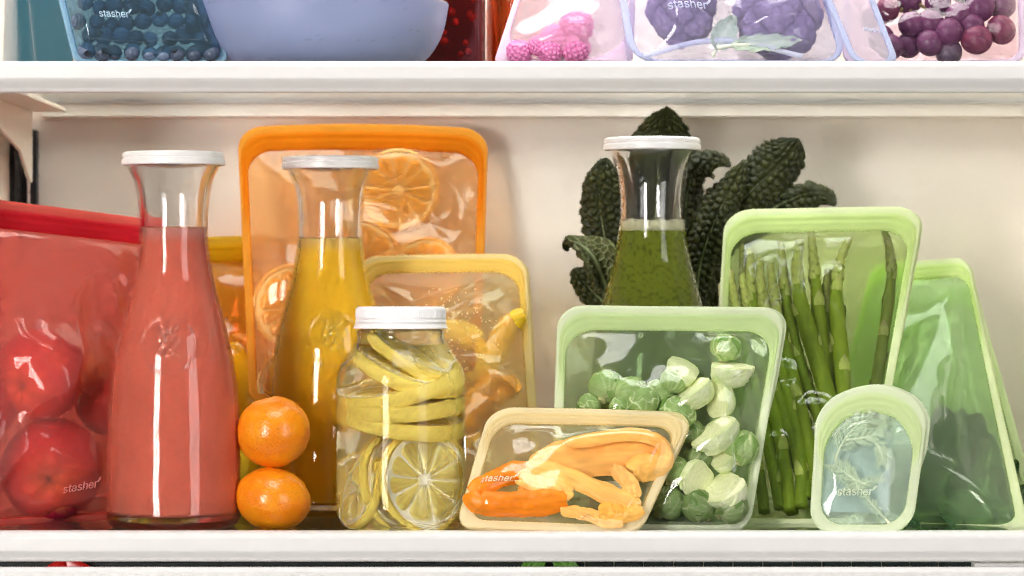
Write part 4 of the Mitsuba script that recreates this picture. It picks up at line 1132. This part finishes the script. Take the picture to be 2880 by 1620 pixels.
asp.close()
spr = Bag('food_bag', 'green bag of brussels sprouts standing in front of the green juice', [(1568, 859), (2214, 865), (2106, 1502), (1548, 1497)], [.085, .09, .048, .05], (.92, .96, .88), (.87, .93, .72), (.70, .85, .44),
          'film_clear', back_film='film_milky', side=.0068, top=.0182, bot=.0065, Rt=.018, Rb=.017, front=.015, back=.012, sag=1.25, wr=.0013, wf=(14, 7), wang=70, seed=29, lip=.0022, back_tint=(.64, .81, .58), word=None)
z2 = lambda x, y: (1540 + x / 2.131, 840 + y / 2.131)
U = np.array
rows = [  # label, x, y, axis (in picture: right, up, towards), a, b, offset, cut face or None
    ('whole brussels sprout with spreading white veins, topmost of the pile on its own side', 350, 530, (.25, .9, -.2), 54, 50, .000, None),
    ('brussels sprout lying beside the white veined one', 490, 570, (.85, .5, .1), 58, 42, .006, None),
    ('brussels sprout with a torn curled outer leaf at the top edge of the orange bag', 565, 625, (.1, .5, .8), 50, 46, .008, None),
    ('small brussels sprout at the corner behind the orange bag', 255, 640, (-.7, .6, .3), 42, 32, .000, None),
    ('pale round brussels sprout just above the rim of the orange bag', 425, 665, (.2, .5, .8), 32, 28, .010, None),
    ('brussels sprout in shade behind the torn leaved one', 660, 575, (.3, .8, -.3), 48, 42, -.001, None),
    ('pale brussels sprout at the centre of the pile', 750, 500, (.5, .7, .3), 42, 38, .004, None),
    ('halved brussels sprout showing the ruffled edge of its leaves', 830, 425, (-.8, .5, .1), 56, 38, .001, (-.1, .8, .5)),
    ('brussels sprout half with its pale cut face, highest of the cut ones', 1080, 412, (1, -.08, .05), 72, 42, .008, (.05, .95, .35)),
    ('leafy brussels sprout at the very top of the pile', 1068, 300, (.2, .9, .2), 46, 44, .002, None),
    ('brussels sprout half slanting up, smooth pale cut face', 872, 545, (-.75, -.65, .1), 66, 38, .009, (-.62, .70, .40)),
    ('upright brussels sprout half with a narrow pale face', 1010, 625, (-.12, .98, .1), 66, 34, .005, (-.85, .1, .5)),
    ('brussels sprout leaf ball behind the corner of the orange bag', 770, 700, (.3, .5, .7), 62, 54, .003, None),
    ('largest brussels sprout half, cut face up, in the middle of the bag', 1000, 790, (-.78, -.62, .1), 82, 44, .010, (-.55, .72, .42)),
    ('leafy brussels sprout with wrinkled leaves near the rim', 1165, 905, (.2, .9, .2), 58, 46, .006, None),
    ('pale brussels sprout half behind the wrinkled one', 1025, 950, (.7, .6, .1), 48, 34, .002, (-.45, .65, .6)),
    ('brussels sprout half leaning on the rim of the orange bag', 910, 1090, (-.55, -.8, .1), 62, 36, .009, (.75, -.2, .6)),
    ('brussels sprout half lying low in the bag with a rounded pale face', 1055, 1135, (-.75, -.62, .1), 70, 44, .010, (-.45, .65, .6)),
    ('dark brussels sprout at the bottom corner of the bag', 1100, 1265, (.8, .4, .2), 56, 42, .006, None),
    ('dark brussels sprout at the bottom of the bag beside the corner one', 900, 1250, (-.6, .6, .2), 58, 46, .004, None),
    ('yellow green brussels sprout behind the orange bag', 760, 1040, (.3, .8, .2), 50, 42, .004, None),
    ('brussels sprout at the bottom behind the orange bag', 720, 1230, (.5, .6, .3), 56, 46, .003, None),
    ('brussels sprout in shade between the cut halves', 900, 960, (.4, .7, .2), 46, 42, -.002, None),
    ('brussels sprout hidden behind the rim of the orange bag', 860, 800, (.3, .8, .3), 46, 40, -.002, None)]
ax_, ay_, an_ = spr.axes()
for i, (lab, x, y, ax, a, b_, o, fc) in enumerate(rows):
    W3 = lambda q: q[0] * ax_ + q[1] * ay_ + q[2] * an_
    sprout(lab, spr.pt(spr.local(*z2(x, y)), o), W3(ax), px(a / (1.15 if fc is None else .98), .06), px(b_ / (1.12 if fc is None else .74), .06), 130 + i, None if fc is None else W3(fc), tone=[1, .55][1 if i in (18, 19, 21, 22, 23) else 0])  # inner and bottom sprouts darkened, their shade put into the colour

spr.close(.7)
# the tall green bag at the end of the shelf and the one behind it
hid = Bag('food_bag', 'pale green bag at the far end of the shelf, behind the tall one', [(2530, 770), (2742, 800), (2935, 1470), (2440, 1468)], [.335, .30, .17, .21], (.80, .92, .68), (.84, .91, .64), (.76, .88, .48), 'film_milky', top=.024, front=.020, back=.012, seed=31, wr=.001)
z4 = lambda x, y: (2220 + x / 3.018, 1040 + y / 3.018)
for i, (lab, x, y) in enumerate((('dark leaf in the pale bag behind, showing beside the seam', 1890, 880), ('dark leaf at the bottom edge of the pale bag behind', 1985, 1080), ('dark leaf in the pale bag behind, hidden by the tall bag', 1800, 1200))):
    a1, a2, a3 = hid.axes()
    leaf(lab, hid.pt(hid.local(*z4(x, y)), .004), (.1, -1, .1), .3 * a1 + a2, px(70, .15), px(44, .15), 180 + i, cup=.3, stalk=False)
hid.close()
tal = Bag('food_bag', 'tall standing green bag of dark leaves at the far end of the shelf', [(2455, 742), (2722, 726), (2896, 1498), (2262, 1466)], [.275, .25, .06, .135], (.72, .88, .60), (.85, .92, .62), (.70, .86, .36), 'film_milky', back_film='film_hazy', top=.020, side=.0058, bot=.004, Rt=.014, Rb=.008, rin=.014,
          front=.020, back=.022, sag=1.6, wr=.0005, wf=(7, 5), wang=82, seed=37, film_noise=.05, lip=.0022)
lv = [('dark rounded leaf beside the bag of dill', 1165, 985, (-.1, 1), 140, 62, .012, (.25, -1, .1)), ('long dark leaf with a lit edge in the middle of the tall green bag', 1310, 930, (.15, 1), 180, 86, .008, (.45, -1, .1)),
      ('dark leaf lying flat against the film of the tall green bag', 1420, 620, (.05, 1), 200, 76, .006, (-.3, -1, .1)), ('dark leaf at the top of the leaves in the tall green bag', 1210, 560, (-.2, 1), 190, 80, .000, (.3, -1, .2)),
      ('dark leaf low beside the seam of the tall green bag', 1600, 1130, (.2, 1), 170, 96, .008, (-.2, -1, .1)), ('dark leaf behind the seam of the tall green bag', 1640, 860, (-.2, 1), 170, 84, .002, (.3, -1, .1)),
      ('dark leaf at the bottom of the tall green bag beside the dill', 1200, 1250, (.9, .3), 150, 90, .010, (.1, -1, .3)), ('dark leaf at the bottom middle of the tall green bag', 1480, 1260, (-.8, .4), 170, 96, .012, (-.1, -1, .2)),
      ('dark leaf at the lowest corner of the tall green bag', 1680, 1290, (.7, .5), 150, 90, .004, (.1, -1, .1)), ('dark leaf deep in the tall green bag', 1500, 900, (.3, 1), 190, 100, -.004, (.1, -1, .1)), ('dark leaf deep behind the rounded leaf', 1120, 760, (.1, 1), 170, 90, -.002, (-.2, -1, .1)),
      ('dark leaf deep at the bottom of the tall green bag', 1360, 1120, (.5, .8), 180, 110, -.002, (0, -1, .1)), ('dark leaf deep beside the lower seam', 1650, 1000, (0, 1), 180, 110, -.006, (0, -1, .2))]
lv += [('broad dark leaf filling the middle of the tall green bag', 1560, 760, (.1, 1), 150, 110, -.008, (.1, -1, .1)), ('broad dark leaf low in the middle of the tall green bag', 1520, 1180, (-.2, 1), 160, 120, -.010, (0, -1, .1)), ('dark leaf behind the rounded one beside the dill', 1180, 1100, (.2, 1), 150, 110, -.010, (.1, -1, .1)),
       ('dark leaf standing highest in the middle of the tall green bag', 1480, 430, (.2, 1), 130, 84, -.008, (.2, -1, .1)), ('dark leaf high beside the asparagus bag in the tall green bag', 1290, 400, (-.3, 1), 130, 80, -.006, (-.2, -1, .1)), ('dark leaf high under the seam of the tall green bag', 1600, 600, (-.1, 1), 130, 84, -.009, (0, -1, .1)),
       ('dark leaf behind the lit one in the tall green bag', 1330, 780, (-.2, 1), 160, 115, -.009, (-.1, -1, .1))]
for i, (lab, x, y, up, ln, wd, o, nr_) in enumerate(lv):
    a1, a2, a3 = tal.axes()
    leaf(lab, tal.pt(tal.local(*z4(x, min(y, 1215))), o - .009), nr_, up[0] * a1 + up[1] * a2, px(ln * 1.05, .1), px(wd * 1.25, .1), 160 + i, cup=.25, stalk=False)
tal.close(1.0)

dil = Bag('food_bag', 'small green pocket bag of dill with an arched lip, standing in front', [(2294, 1150), (2612, 1152), (2566, 1498), (2277, 1498)], [.038, .04, .012, .012], (.88, .95, .90), (.88, .94, .74), (.77, .89, .50), 'film_hazy', back_film='film_frosted', side=.0072, top=.0170, bot=.006, Rt=.0135, Rb=.018, rin=.018,
          front=.010, back=.006, sag=1.1, wr=.0008, seed=41, arch=.0185, lip=.0030, word=('stasher', 2350, 1400, .0058, 0))
rngd = np.random.default_rng(77)


def dill(label, pts, size, seed):
    key = thing('dill_sprig', label, 'dill'); size = size * .75
    rng = np.random.default_rng(seed)
    c = spline([dil.pt(dil.local(p[0] + 10, p[1] + 4), o) for *p, o in pts], 26)
    part(key, 'stem', tube(c, np.linspace(.0010, .0004, 26), 7), 'satin', True, (.78, .80, .60))
    a1, a2, a3 = dil.axes()
    ms = []
    for i in range(5, 26, 2):
        t = c[min(i + 1, 25)] - c[i - 1]; t /= np.linalg.norm(t)
        for sgn in (-1, 1):
            sd = np.cross(a3, t) * sgn
            d1 = t * rng.uniform(.5, .9) + sd * rng.uniform(.5, .9) + a3 * rng.uniform(-.2, .25); d1 /= np.linalg.norm(d1)
            L = size * rng.uniform(.6, 1.1) * (1.25 - .6 * i / 26)
            p = spline([c[i], c[i] + d1 * L * .5, c[i] + d1 * L + t * L * .15], 9)
            ms.append(tube(p, np.linspace(.0006, .00032, 9), 5))
            for j in range(2, 9):
                for s2 in (-1, 1):
                    e = np.cross(a3, d1) * s2
                    d2 = d1 * rng.uniform(.6, 1) + e * rng.uniform(.3, .8) + a3 * rng.uniform(-.3, .3); d2 /= np.linalg.norm(d2)
                    l2 = L * rng.uniform(.18, .42)
                    ms.append(tube(np.array([p[j], p[j] + d2 * l2 * .6, p[j] + d2 * l2 + d1 * l2 * .1]), [.00036, .0003, .00014], 4, cap=False))
    part(key, 'frond', join(ms), 'satin', True, (.62, .69, .52))


dill('dill sprig fanning out at the top of the small bag', [(2336, 1300, .004), (2364, 1236, .0045), (2398, 1198, .005), (2436, 1176, .004)], .013, 1)
dill('dill sprig lying level across the upper part of the small bag', [(2366, 1240, .006), (2418, 1232, .006), (2474, 1216, .005)], .010, 2)
dill('dill tuft hanging down near the far side of the small bag', [(2440, 1238, .006), (2462, 1264, .006), (2470, 1304, .005)], .009, 3)
dill('dense dill tuft along the near side of the small bag', [(2424, 1364, .004), (2374, 1338, .005), (2338, 1308, .004)], .013, 4)
dill('dill sprig slanting up just over the lettering of the small bag', [(2346, 1386, .003), (2398, 1366, .004), (2464, 1346, .0045)], .007, 5)
dill('dill sprig with a long bare stalk reaching the bottom of the small bag', [(2492, 1470, .002), (2432, 1408, .004), (2392, 1352, .0045), (2376, 1318, .004)], .006, 6)
pp = [dil.pt(dil.local(x, y), -.0035) for x, y in ((2318, 1200), (2512, 1205), (2498, 1440), (2312, 1436))]
w0 = rrect(1, 1, .06, .06)
bil = lambda q: (pp[3] * (1 - q[:, :1]) + pp[2] * q[:, :1]) * (1 - q[:, 1:]) + (pp[0] * (1 - q[:, :1]) + pp[1] * q[:, :1]) * q[:, 1:]
K_ = len(w0); pv = bil(np.vstack([w0, [[.5, .5]]])); pf = np.stack([np.arange(K_), (np.arange(K_) + 1) % K_, np.full(K_, K_)], 1)
part(dil.key, 'writing_panel', join([(pv, pf), (pv + dil.n * -.0004, pf[:, ::-1])]), 'silicone', False, (.70, .80, .80), label='frosted rectangular writing panel behind the dill')
dil.close()
# ------------------------------------------------------------------ upper shelf
def onu(qx, d):
    return (qx - 1440) * (DIST + d) / FOCAL


UB = 810 - USHELF * FOCAL / (DIST + .08)
# bowl
d = .13
s = (DIST + d) / FOCAL
R = 369 * s
zr = (810 - 11) * s
zb = USHELF
prof = [(.0002, zb + .004), (R * .58, zb + .004), (R * .60, zb), (R * .645, zb + .0002), (R * .72, zb + .0035), (R * .82, zb + .0105), (R * .91, zb + .0215), (R * .965, zb + .034), (R * .99, zb + .046), (R, zr - .0004), (R - .0008, zr + .0006), (R - .0030, zr + .0008), (R - .0042, zr - .0004),
        (R - .006, zb + .046), (R * .88, zb + .0235), (R * .76, zb + .0125), (R * .5, zb + .0075), (.0002, zb + .007)]
bw = smooth_profile(prof, 150)
bv, bf = lathe(bw, 200)
cx = onu(893, d)
c = mixc((.22, .265, .45), (.25, .295, .48), fbm(bv * 30, 3))
sp = noise(bv * 1100) > .88
c = np.where(sp[:, None], c * .86, c)
rimc = sst(zr - .0012, zr - .0002, bv[:, 2])
c = mixc(c, (.16, .09, .05), rimc * .9)
key = thing('bowl', 'wide lavender blue ceramic bowl with a brown rim on the upper shelf', 'bowl')
part(key, 'body', (bv + [cx, d, 0], bf), 'glaze', True, c)
scene['glaze'] = pr(VC, .42, .5)

# dark red preserve jar on its cork coaster
cd = .215
ck = lathe([(.0002, zb + .0004), (.034, zb + .0004), (.0345, zb + .001), (.0345, zb + .0046), (.034, zb + .0052), (.0002, zb + .0052)], 90)
cc = mixc((.55, .40, .24), (.36, .24, .13), fbm(ck[0] * 700, 3))
one('coaster', (ck[0] + [onu(1262, cd), cd, 0], ck[1]), 'matte', 'round cork coaster under the dark red jar', 'coaster', color=cc)
jar = thing('berry_jar', 'square glass jar of dark red berry preserve standing on the cork coaster', 'jar')
hw = 104 * (DIST + cd) / FOCAL


def sq_jar(hw, r, z0, z1, rb):
    rings = [(hw - rb, z0), (hw - rb * .3, z0 + rb * .25), (hw, z0 + rb), (hw, z1 - .012), (hw - .004, z1 - .004), (hw - .012, z1)]
    rings = smooth_profile(rings, 40)
    vs = []
    for h_, z_ in rings:
        o = rrect(2 * h_, 2 * h_, min(r, h_ * .9), min(r, h_ * .9), ns=14, nc=10) - h_
        vs.append(np.c_[o, np.full(len(o), z_)])
    n = len(vs[0])
    v = np.vstack(vs + [[[0, 0, z0]], [[0, 0, z1]]]); f = grid(len(rings), n, wrap_v=True)[:, ::-1]
    k = len(rings) * n; i = np.arange(n); e = (len(rings) - 1) * n
    f = np.vstack([f, np.stack([(i + 1) % n, i, i * 0 + k], 1), np.stack([e + i, e + (i + 1) % n, i * 0 + k + 1], 1)])
    return v, f


J0 = np.array([onu(1252, cd), cd, zb + .0054])
Rz = rot([0, 0, 1], 8)
part(jar, 'glass_body', place(sq_jar(hw, .008, 0, .115, .006), J0, Rz), 'red_glass', 30)
part(jar, 'preserve', place(sq_jar(hw - .0022, .007, .004, .095, .005), J0, Rz), 'wet', 30, (.11, .006, .012))
lv_, lf_ = lathe([(.0002, .113), (.022, .113), (.022, .118), (.0235, .119), (.0235, .130), (.0225, .131), (.0002, .131)], 64)
part(jar, 'lid', place((lv_, lf_), J0), 'dark_metal', 30)
rng = np.random.default_rng(12)
sv, sf = sphere_grid(20, 30)
for i in range(26):
    p = np.array([rng.uniform(-hw + .006, hw - .006), -hw + .0048, rng.uniform(.010, .075)])
    part(jar, 'berry', place((sv, sf), J0 + Rz @ p, None, rng.uniform(.0032, .0046)), 'wet', True, np.array((.55, .03, .02)) * rng.uniform(.5, 1.2))
# jar of carrot sticks
kd = .255
kj = thing('carrot_jar', 'round glass jar of red orange carrot sticks between the dark jar and the pink bag', 'jar')
r_ = 88 * (DIST + kd) / FOCAL
J1 = np.array([onu(1455, kd), kd, zb])
o = smooth_profile([(r_ * .8, .0002), (r_ * .94, .0012), (r_, .005), (r_, .10), (r_ * .9, .11), (r_ * .75, .115), (.0002, .115)], 60)
part(kj, 'glass_body', (lathe(o, 100)[0] + J1, lathe(o, 100)[1]), 'water', True)
part(kj, 'lid', place(lathe([(.0002, .1155), (r_ * .8, .1155), (r_ * .82, .117), (r_ * .82, .128), (r_ * .8, .129), (.0002, .129)], 60), J1), 'white_paint', 30)
for i in range(30):
    a = i * 2.39996; rr = r_ * .80 * math.sqrt((i + .6) / 30)
    b0 = J1 + [rr * math.cos(a), rr * math.sin(a), .006]; b1 = b0 + [rng.uniform(-.006, .006), rng.uniform(-.003, .003), rng.uniform(.06, .085)]
    q = np.clip(np.hypot(b1[0] - J1[0], b1[1] - J1[1]) / (r_ * .86), 1, 9); b1[:2] = J1[:2] + (b1[:2] - J1[:2]) / q
    part(kj, 'carrot_stick', tube(spline([b0, (b0 + b1) / 2 + [rng.uniform(-.002, .002), 0, 0], b1], 8), .0024, 4), 'wet', False, np.array((.72, .13, .025)) * rng.uniform(.7, 1.15))

# blueberry bag
blu = Bag('food_bag', 'clear blue standing bag of blueberries beside the bowl', [(60, -420), (560, -420), (640, 176), (208, 176)], [.13, .14, .075, .07], (.34, .52, .62), (.42, .66, .84), (.25, .5, .75), 'film_hazy', back_film='film_hazy', side=.0048, bot=.002, Rb=.006, rin=.008, front=.020, back=.022, sag=1.5, wr=.0045, wf=(11, 7), wang=60, seed=51,
          word=('stasher', 285, 84, .0052, 0), cat='food bag')
# its side gusset
gp = [P(25, -420, .17), P(60, -420, .135), P(208, 176, .075), P(8, 176, .17)]
u, w_ = np.meshgrid(np.linspace(0, 1, 30), np.linspace(0, 1, 40), indexing='ij')
gg = (gp[3] * (1 - u[..., None]) + gp[2] * u[..., None]) * (1 - w_[..., None]) + (gp[0] * (1 - u[..., None]) + gp[1] * u[..., None]) * w_[..., None]
gg = gg + np.array([-.006, -.008, 0]) * (np.sin(u * np.pi) * (1 - .5 * w_) - .8 * np.exp(-((u - .5) / .06) ** 2) * .6)[..., None]
part(blu.key, 'side_gusset', (gg.reshape(-1, 3), grid(30, 40)), 'film_clear', True, (.035, .16, .25), label='dark folded side gusset of the blue bag')
bv, bf = sphere_grid(30, 40)
th = np.arccos(np.clip(bv[:, 2], -1, 1)); ph = np.arctan2(bv[:, 1], bv[:, 0])
cr = np.exp(-((th - .36 - .05 * np.sin(ph * 5)) / .08) ** 2) * .10 - .12 * (th < .30)
bg = (bv * [1, 1, .86]) * (1 + cr)[:, None]
rng = np.random.default_rng(31)
bcol = mixc((.030, .045, .10), (.14, .19, .28), fbm(bv * 3, 3))
bcol = np.where((th < .33)[:, None], (.02, .02, .03), bcol)
protos = [mikit.ply((bg, bf), 'satin', True, color=np.clip(bcol * k, 0, 1)) for k in (.7, 1, 1.4)]
place_txt = ('near the lettering', 'under the seam strip', 'at the foot of the bag', 'beside the bowl', 'near the top of the picture', 'in the middle of the bag')
ORD = ('first', 'second', 'third', 'fourth', 'fifth', 'sixth', 'seventh', 'eighth', 'ninth', 'tenth')
ROW = ('bottom row', 'second row', 'third row', 'fourth row', 'top visible row', 'unseen row')
for row, y in enumerate((154, 114, 72, 30, -12, -54)):
    for n, x in enumerate(np.arange(240 + 20 * (row % 2) - row * 7, 600 - row * 6, 44)):
        p = blu.pt(blu.local(x + rng.uniform(-6, 6), y + rng.uniform(-5, 5)), rng.uniform(.002, .006 + .002 * row))
        r = px(25, .08) * rng.uniform(.88, 1.12)
        p[2] = max(p[2], USHELF + r * .9)
        k = thing('blueberry', f'dusky blueberry in the {ROW[row]} of the clear blue bag, {ORD[n]} from its seam', 'blueberry', 'blueberries in the blue bag')
        ax = np.array([rng.uniform(-1, 1), rng.uniform(-1.2, .3), rng.uniform(-.7, 1)])
        M = np.eye(4); M[:3, :3] = frame_to(ax) * r; M[:3, 3] = p
        scene[k] = {**protos[int(rng.integers(3))], 'to_world': T(M.tolist())}

blu.close()
# pink bag of raspberries
pin = Bag('food_bag', 'milky pink bag of raspberries in front of the carrot jar', [(1545, -300), (1800, -300), (1780, 176), (1388, 176)], [.12, .12, .07, .07], (1.0, .95, .99), (.95, .82, .95), (.86, .55, .88), 'film_milky', back_film='film_frosted', side=.004, bot=.002, Rb=.004, rin=.03, front=.012, back=.012, seed=53, wr=.0006, film_noise=.03)
for i, (lab, x, y, q) in enumerate((('lowest raspberry at the corner of the pink bag', 1460, 154, 30), ('small raspberry wedged between two others in the pink bag', 1512, 142, 23), ('raspberry in the middle of the pink bag', 1560, 124, 37), ('highest raspberry, beside the cauliflower bag', 1620, 88, 40), ('raspberry under the highest one', 1618, 146, 34), ('raspberry hidden at the bottom behind the others in the pink bag', 1545, 160, 28))):
    v, f, cr = lumpy([(85, .16, .5)], 60 + i, 70, 100, .86)
    hole = (v[:, 2] > .75)
    v = v * [1, 1, 1.08] - np.outer(hole * (v[:, 2] - .75) * 1.6, [0, 0, 1])
    c = mixc((.62, .10, .34), (.70, .22, .46), cr)
    p = pin.pt(pin.local(x, y), .004 + .003 * (i % 2)); p[2] = max(p[2], USHELF + px(q, .08) * .8)
    one('raspberry', place((v, f), p, frame_to((math.sin(i * 2.1), -.5, math.cos(i * 1.7))), px(q, .08) * 1.25), 'satin', lab, 'raspberry', color=np.clip(c, 0, 1))

pin.close()
# lavender bag of purple cauliflower
cau = Bag('food_bag', 'clear lavender standing bag of purple cauliflower', [(1672, -420), (2190, -420), (2392, 178), (1772, 178)], [.12, .12, .055, .055], (.90, .91, 1.0), (.70, .74, .93), (.6, .65, .9), 'film_hazy', back_film='film_hazy', side=.0052, bot=.002, Rb=.02, rin=.018, front=.022, back=.030, sag=1.5, wr=.0018, wf=(9, 6), wang=40, seed=57,
          word=('stasher', 1874, 68, .0062, 0))
gp = [P(1655, -420, .19), P(1676, -420, .125), P(1776, 176, .062), P(1655, 176, .12)]
gg = (gp[3] * (1 - u[..., None]) + gp[2] * u[..., None]) * (1 - w_[..., None]) + (gp[0] * (1 - u[..., None]) + gp[1] * u[..., None]) * w_[..., None]
part(cau.key, 'side_gusset', (gg.reshape(-1, 3), grid(30, 40)), 'film_frosted', True, (.74, .75, .86), label='milky side gusset of the lavender bag')
aa = np.linspace(0, 1, 40)
arc = np.array([cau.pt(np.array([cau.w * (.06 + .72 * k), .001 + .0125 * math.sin(math.pi * k) ** 1.2]), .010) for k in aa])
part(cau.key, 'bottom_seam', tube(arc, .0020, 10), 'silicone', True, (.78, .80, .94))
for i, (lab, x, y, q, o) in enumerate((('purple cauliflower head under the lettering of the lavender bag', 1918, 30, 108, -.002), ('larger purple cauliflower head beside the pale blue seam', 2190, 40, 138, -.006))):
    v, f, cr = lumpy([(13, .20, .55), (150, .050, .6), (1600, .018, .7)], 80 + i, 210, 300, .72)
    c = mixc((.09, .065, .17), (.33, .24, .44), (.35 + .65 * cr) * (.6 + .6 * fbm(v * 2, 2)))
    v = v * (1 + .05 * (fbm(v * 11 + i, 3) - .5))[:, None]
    p = cau.pt(cau.local(x, y), o)
    one('cauliflower', place((v, f), p, frame_to((.2, -.3, 1)), px(q, .09)), 'matte', lab, 'cauliflower', color=np.clip(c, 0, 1))
for i, (lab, x, y, up, ln, wd, o) in enumerate((('frilled green cauliflower leaf between the two heads', 2035, 112, (.4, .8), 110, 70, .010), ('green cauliflower leaf lying along the bottom of the lavender bag', 2150, 142, (1, .12), 200, 50, .012),
                                            )):
    a1, a2, a3 = cau.axes()
    leaf(lab, cau.pt(cau.local(x, y), o), (.15, -1, .25), up[0] * a1 + up[1] * a2, px(ln, .08), px(wd, .08), 200 + i, 'cauliflower_leaf', 'leaf', (.34, .46, .38), (.52, .60, .48), (.72, .76, .66), .3, .10, ruff=.0022, stalk=True)

cau.close()
# grapes in their bag, and the small lilac bag in front
gra = Bag('food_bag', 'clear pinkish bag of red grapes at the end of the upper shelf', [(2380, -360), (2868, -360), (2884, 178), (2370, 178)], [.17, .17, .10, .10], (.98, .88, .95), (.80, .72, .86), (.78, .66, .82), 'film_clear', back_film='film_hazy', side=.0046, bot=.0022, Rb=.01, rin=.012, front=.016, back=.024, sag=1.3, wr=.0042, wf=(12, 6), wang=-35, seed=63)
gv, gf = sphere_grid(36, 52)
rng = np.random.default_rng(9)
gp_ = []
for c0, c1 in (((.060, .018, .055), (.15, .045, .12)), ((.085, .016, .045), (.22, .05, .10)), ((.04, .025, .055), (.12, .08, .12))):
    bl = fbm(gv * 2.2 + c0[0] * 90, 3)
    cc = mixc(c0, c1, bl) + .05 * (fbm(gv * 7, 2) - .4)[:, None]
    cc = np.where((gv[:, 2] < -.985)[:, None], (.03, .02, .02), cc)
    gp_.append(mikit.ply((gv * [1, 1, 1.08], gf), 'satin', True, color=np.clip(cc, 0, 1)))
pos = [(2490, 40, 36, 'red grape partly covered by the slanting lilac bag'), (2478, 110, 36, 'red grape low beside the slanting lilac bag'), (2562, 86, 38, 'dusky grape under the bare forked stalk'), (2556, 126, 36, 'grape resting lowest under the dusky pair'), (2614, 82, 39, 'second dusky grape under the bare forked stalk'),
       (2662, 112, 40, 'grape at the start of the long bright glint'), (2742, 128, 42, 'reddest grape, low, crossed by the end of the glint'), (2750, 40, 42, 'big dusky grape under the upper glint'), (2668, 152, 36, 'dark greenish grape on the floor of the bag'), (2636, 20, 38, 'grape beside the forks of the stalk'),
       (2812, 96, 40, 'grape near the far seam of the bag'), (2815, 18, 40, 'grape high beside the far seam of the bag'), (2692, 62, 37, 'grape in the middle of the bunch between the two glints'), (2555, 6, 36, 'grape cut by the picture edge above the stalk fork'), (2705, -14, 40, 'grape cut by the picture edge in the middle of the bag'),
       (2500, 150, 36, 'grape on the shelf behind the lilac bag corner'), (2726, 90, 36, 'grape behind the reddest one'), (2610, 138, 36, 'grape in shade behind the dark greenish one'), (2455, 60, 36, 'grape wholly behind the lilac bag'), (2782, -22, 40, 'grape cut by the picture edge near the far seam'), (2620, -50, 40, 'grape above the picture in the middle of the bag')]
for i, (x, y, q, lab) in enumerate(pos):
    p = gra.pt(gra.local(x, y), [.006, .002, .009, .001, .008, .011, .009, .010, .003, .004][i % 10])
    r = px(q, .1)
    p[2] = max(p[2], USHELF + r)
    k = thing('grape', lab, 'grape', 'red grapes in the pinkish bag')
    M = np.eye(4); M[:3, :3] = frame_to((rng.uniform(-1, 1), rng.uniform(-1, .4), rng.uniform(-.4, 1))) * r; M[:3, 3] = p
    scene[k] = {**gp_[2 if i == 8 else (1 if i in (6, 0, 10) else 0)], 'to_world': T(M.tolist())}
stk = [[(2500, -60), (2570, 10), (2540, 26), (2532, 40)], [(2570, 10), (2600, 30), (2640, 44)], [(2570, 10), (2560, 34), (2556, 60)], [(2600, 30), (2612, 50), (2612, 60)]]
sk = thing('grape_stalk', 'bare forked green brown grape stem above the grapes', 'stem')
for s_ in stk:
    part(sk, 'branch', tube(spline([gra.pt(gra.local(*p), .004) for p in s_], 14), .0012, 7), 'matte', True, (.16, .15, .06))

gra.close()
lil = Bag('food_bag', 'small milky lilac bag slanting in front of the grapes', [(2240, -190), (2385, -200), (2530, 178), (2398, 178)], [.075, .075, .045, .045], (.90, .86, .92), (.66, .72, .90), (.60, .66, .9), 'film_frosted', side=.0046, bot=.002, Rb=.008, rin=.010, front=.008, back=.006, sag=1.2, wr=.0004, seed=67, word=('stasher', 2427, 92, .0036, -6), film_noise=.03)

lil.close()
# what shows in the gap under the lower shelf
rp = thing('red_pepper', 'red pepper showing through the gap under the lower shelf', 'pepper')
v, f = sphere_grid(30, 60)
lob = 1 + .10 * np.cos(3 * np.arctan2(v[:, 1], v[:, 0]) + .6)
part(rp, 'body', (v * [px(118, .02), .0075, .03] * lob[:, None] * [1, .8, 1] + P(185, 0, .0215) * [1, 1, 0] + [0, 0, -.2252], f), 'gloss', True, (.62, .02, .015))
for i, (lab, x, up) in enumerate((('bright green leaf tip in the gap under the small orange bag', 1500, (.8, 1)), ('bright green leaf in the gap under the bag of sprouts', 1590, (-.9, 1)))):
    leaf(lab, P(x, 1592, .021), (.1, -1, .3), (up[0], .05, up[1]), .030, .014, 210 + i, 'lettuce_leaf', 'leaf', (.08, .26, .03), (.16, .38, .05), (.3, .5, .15), .15, .15, stalk=False)
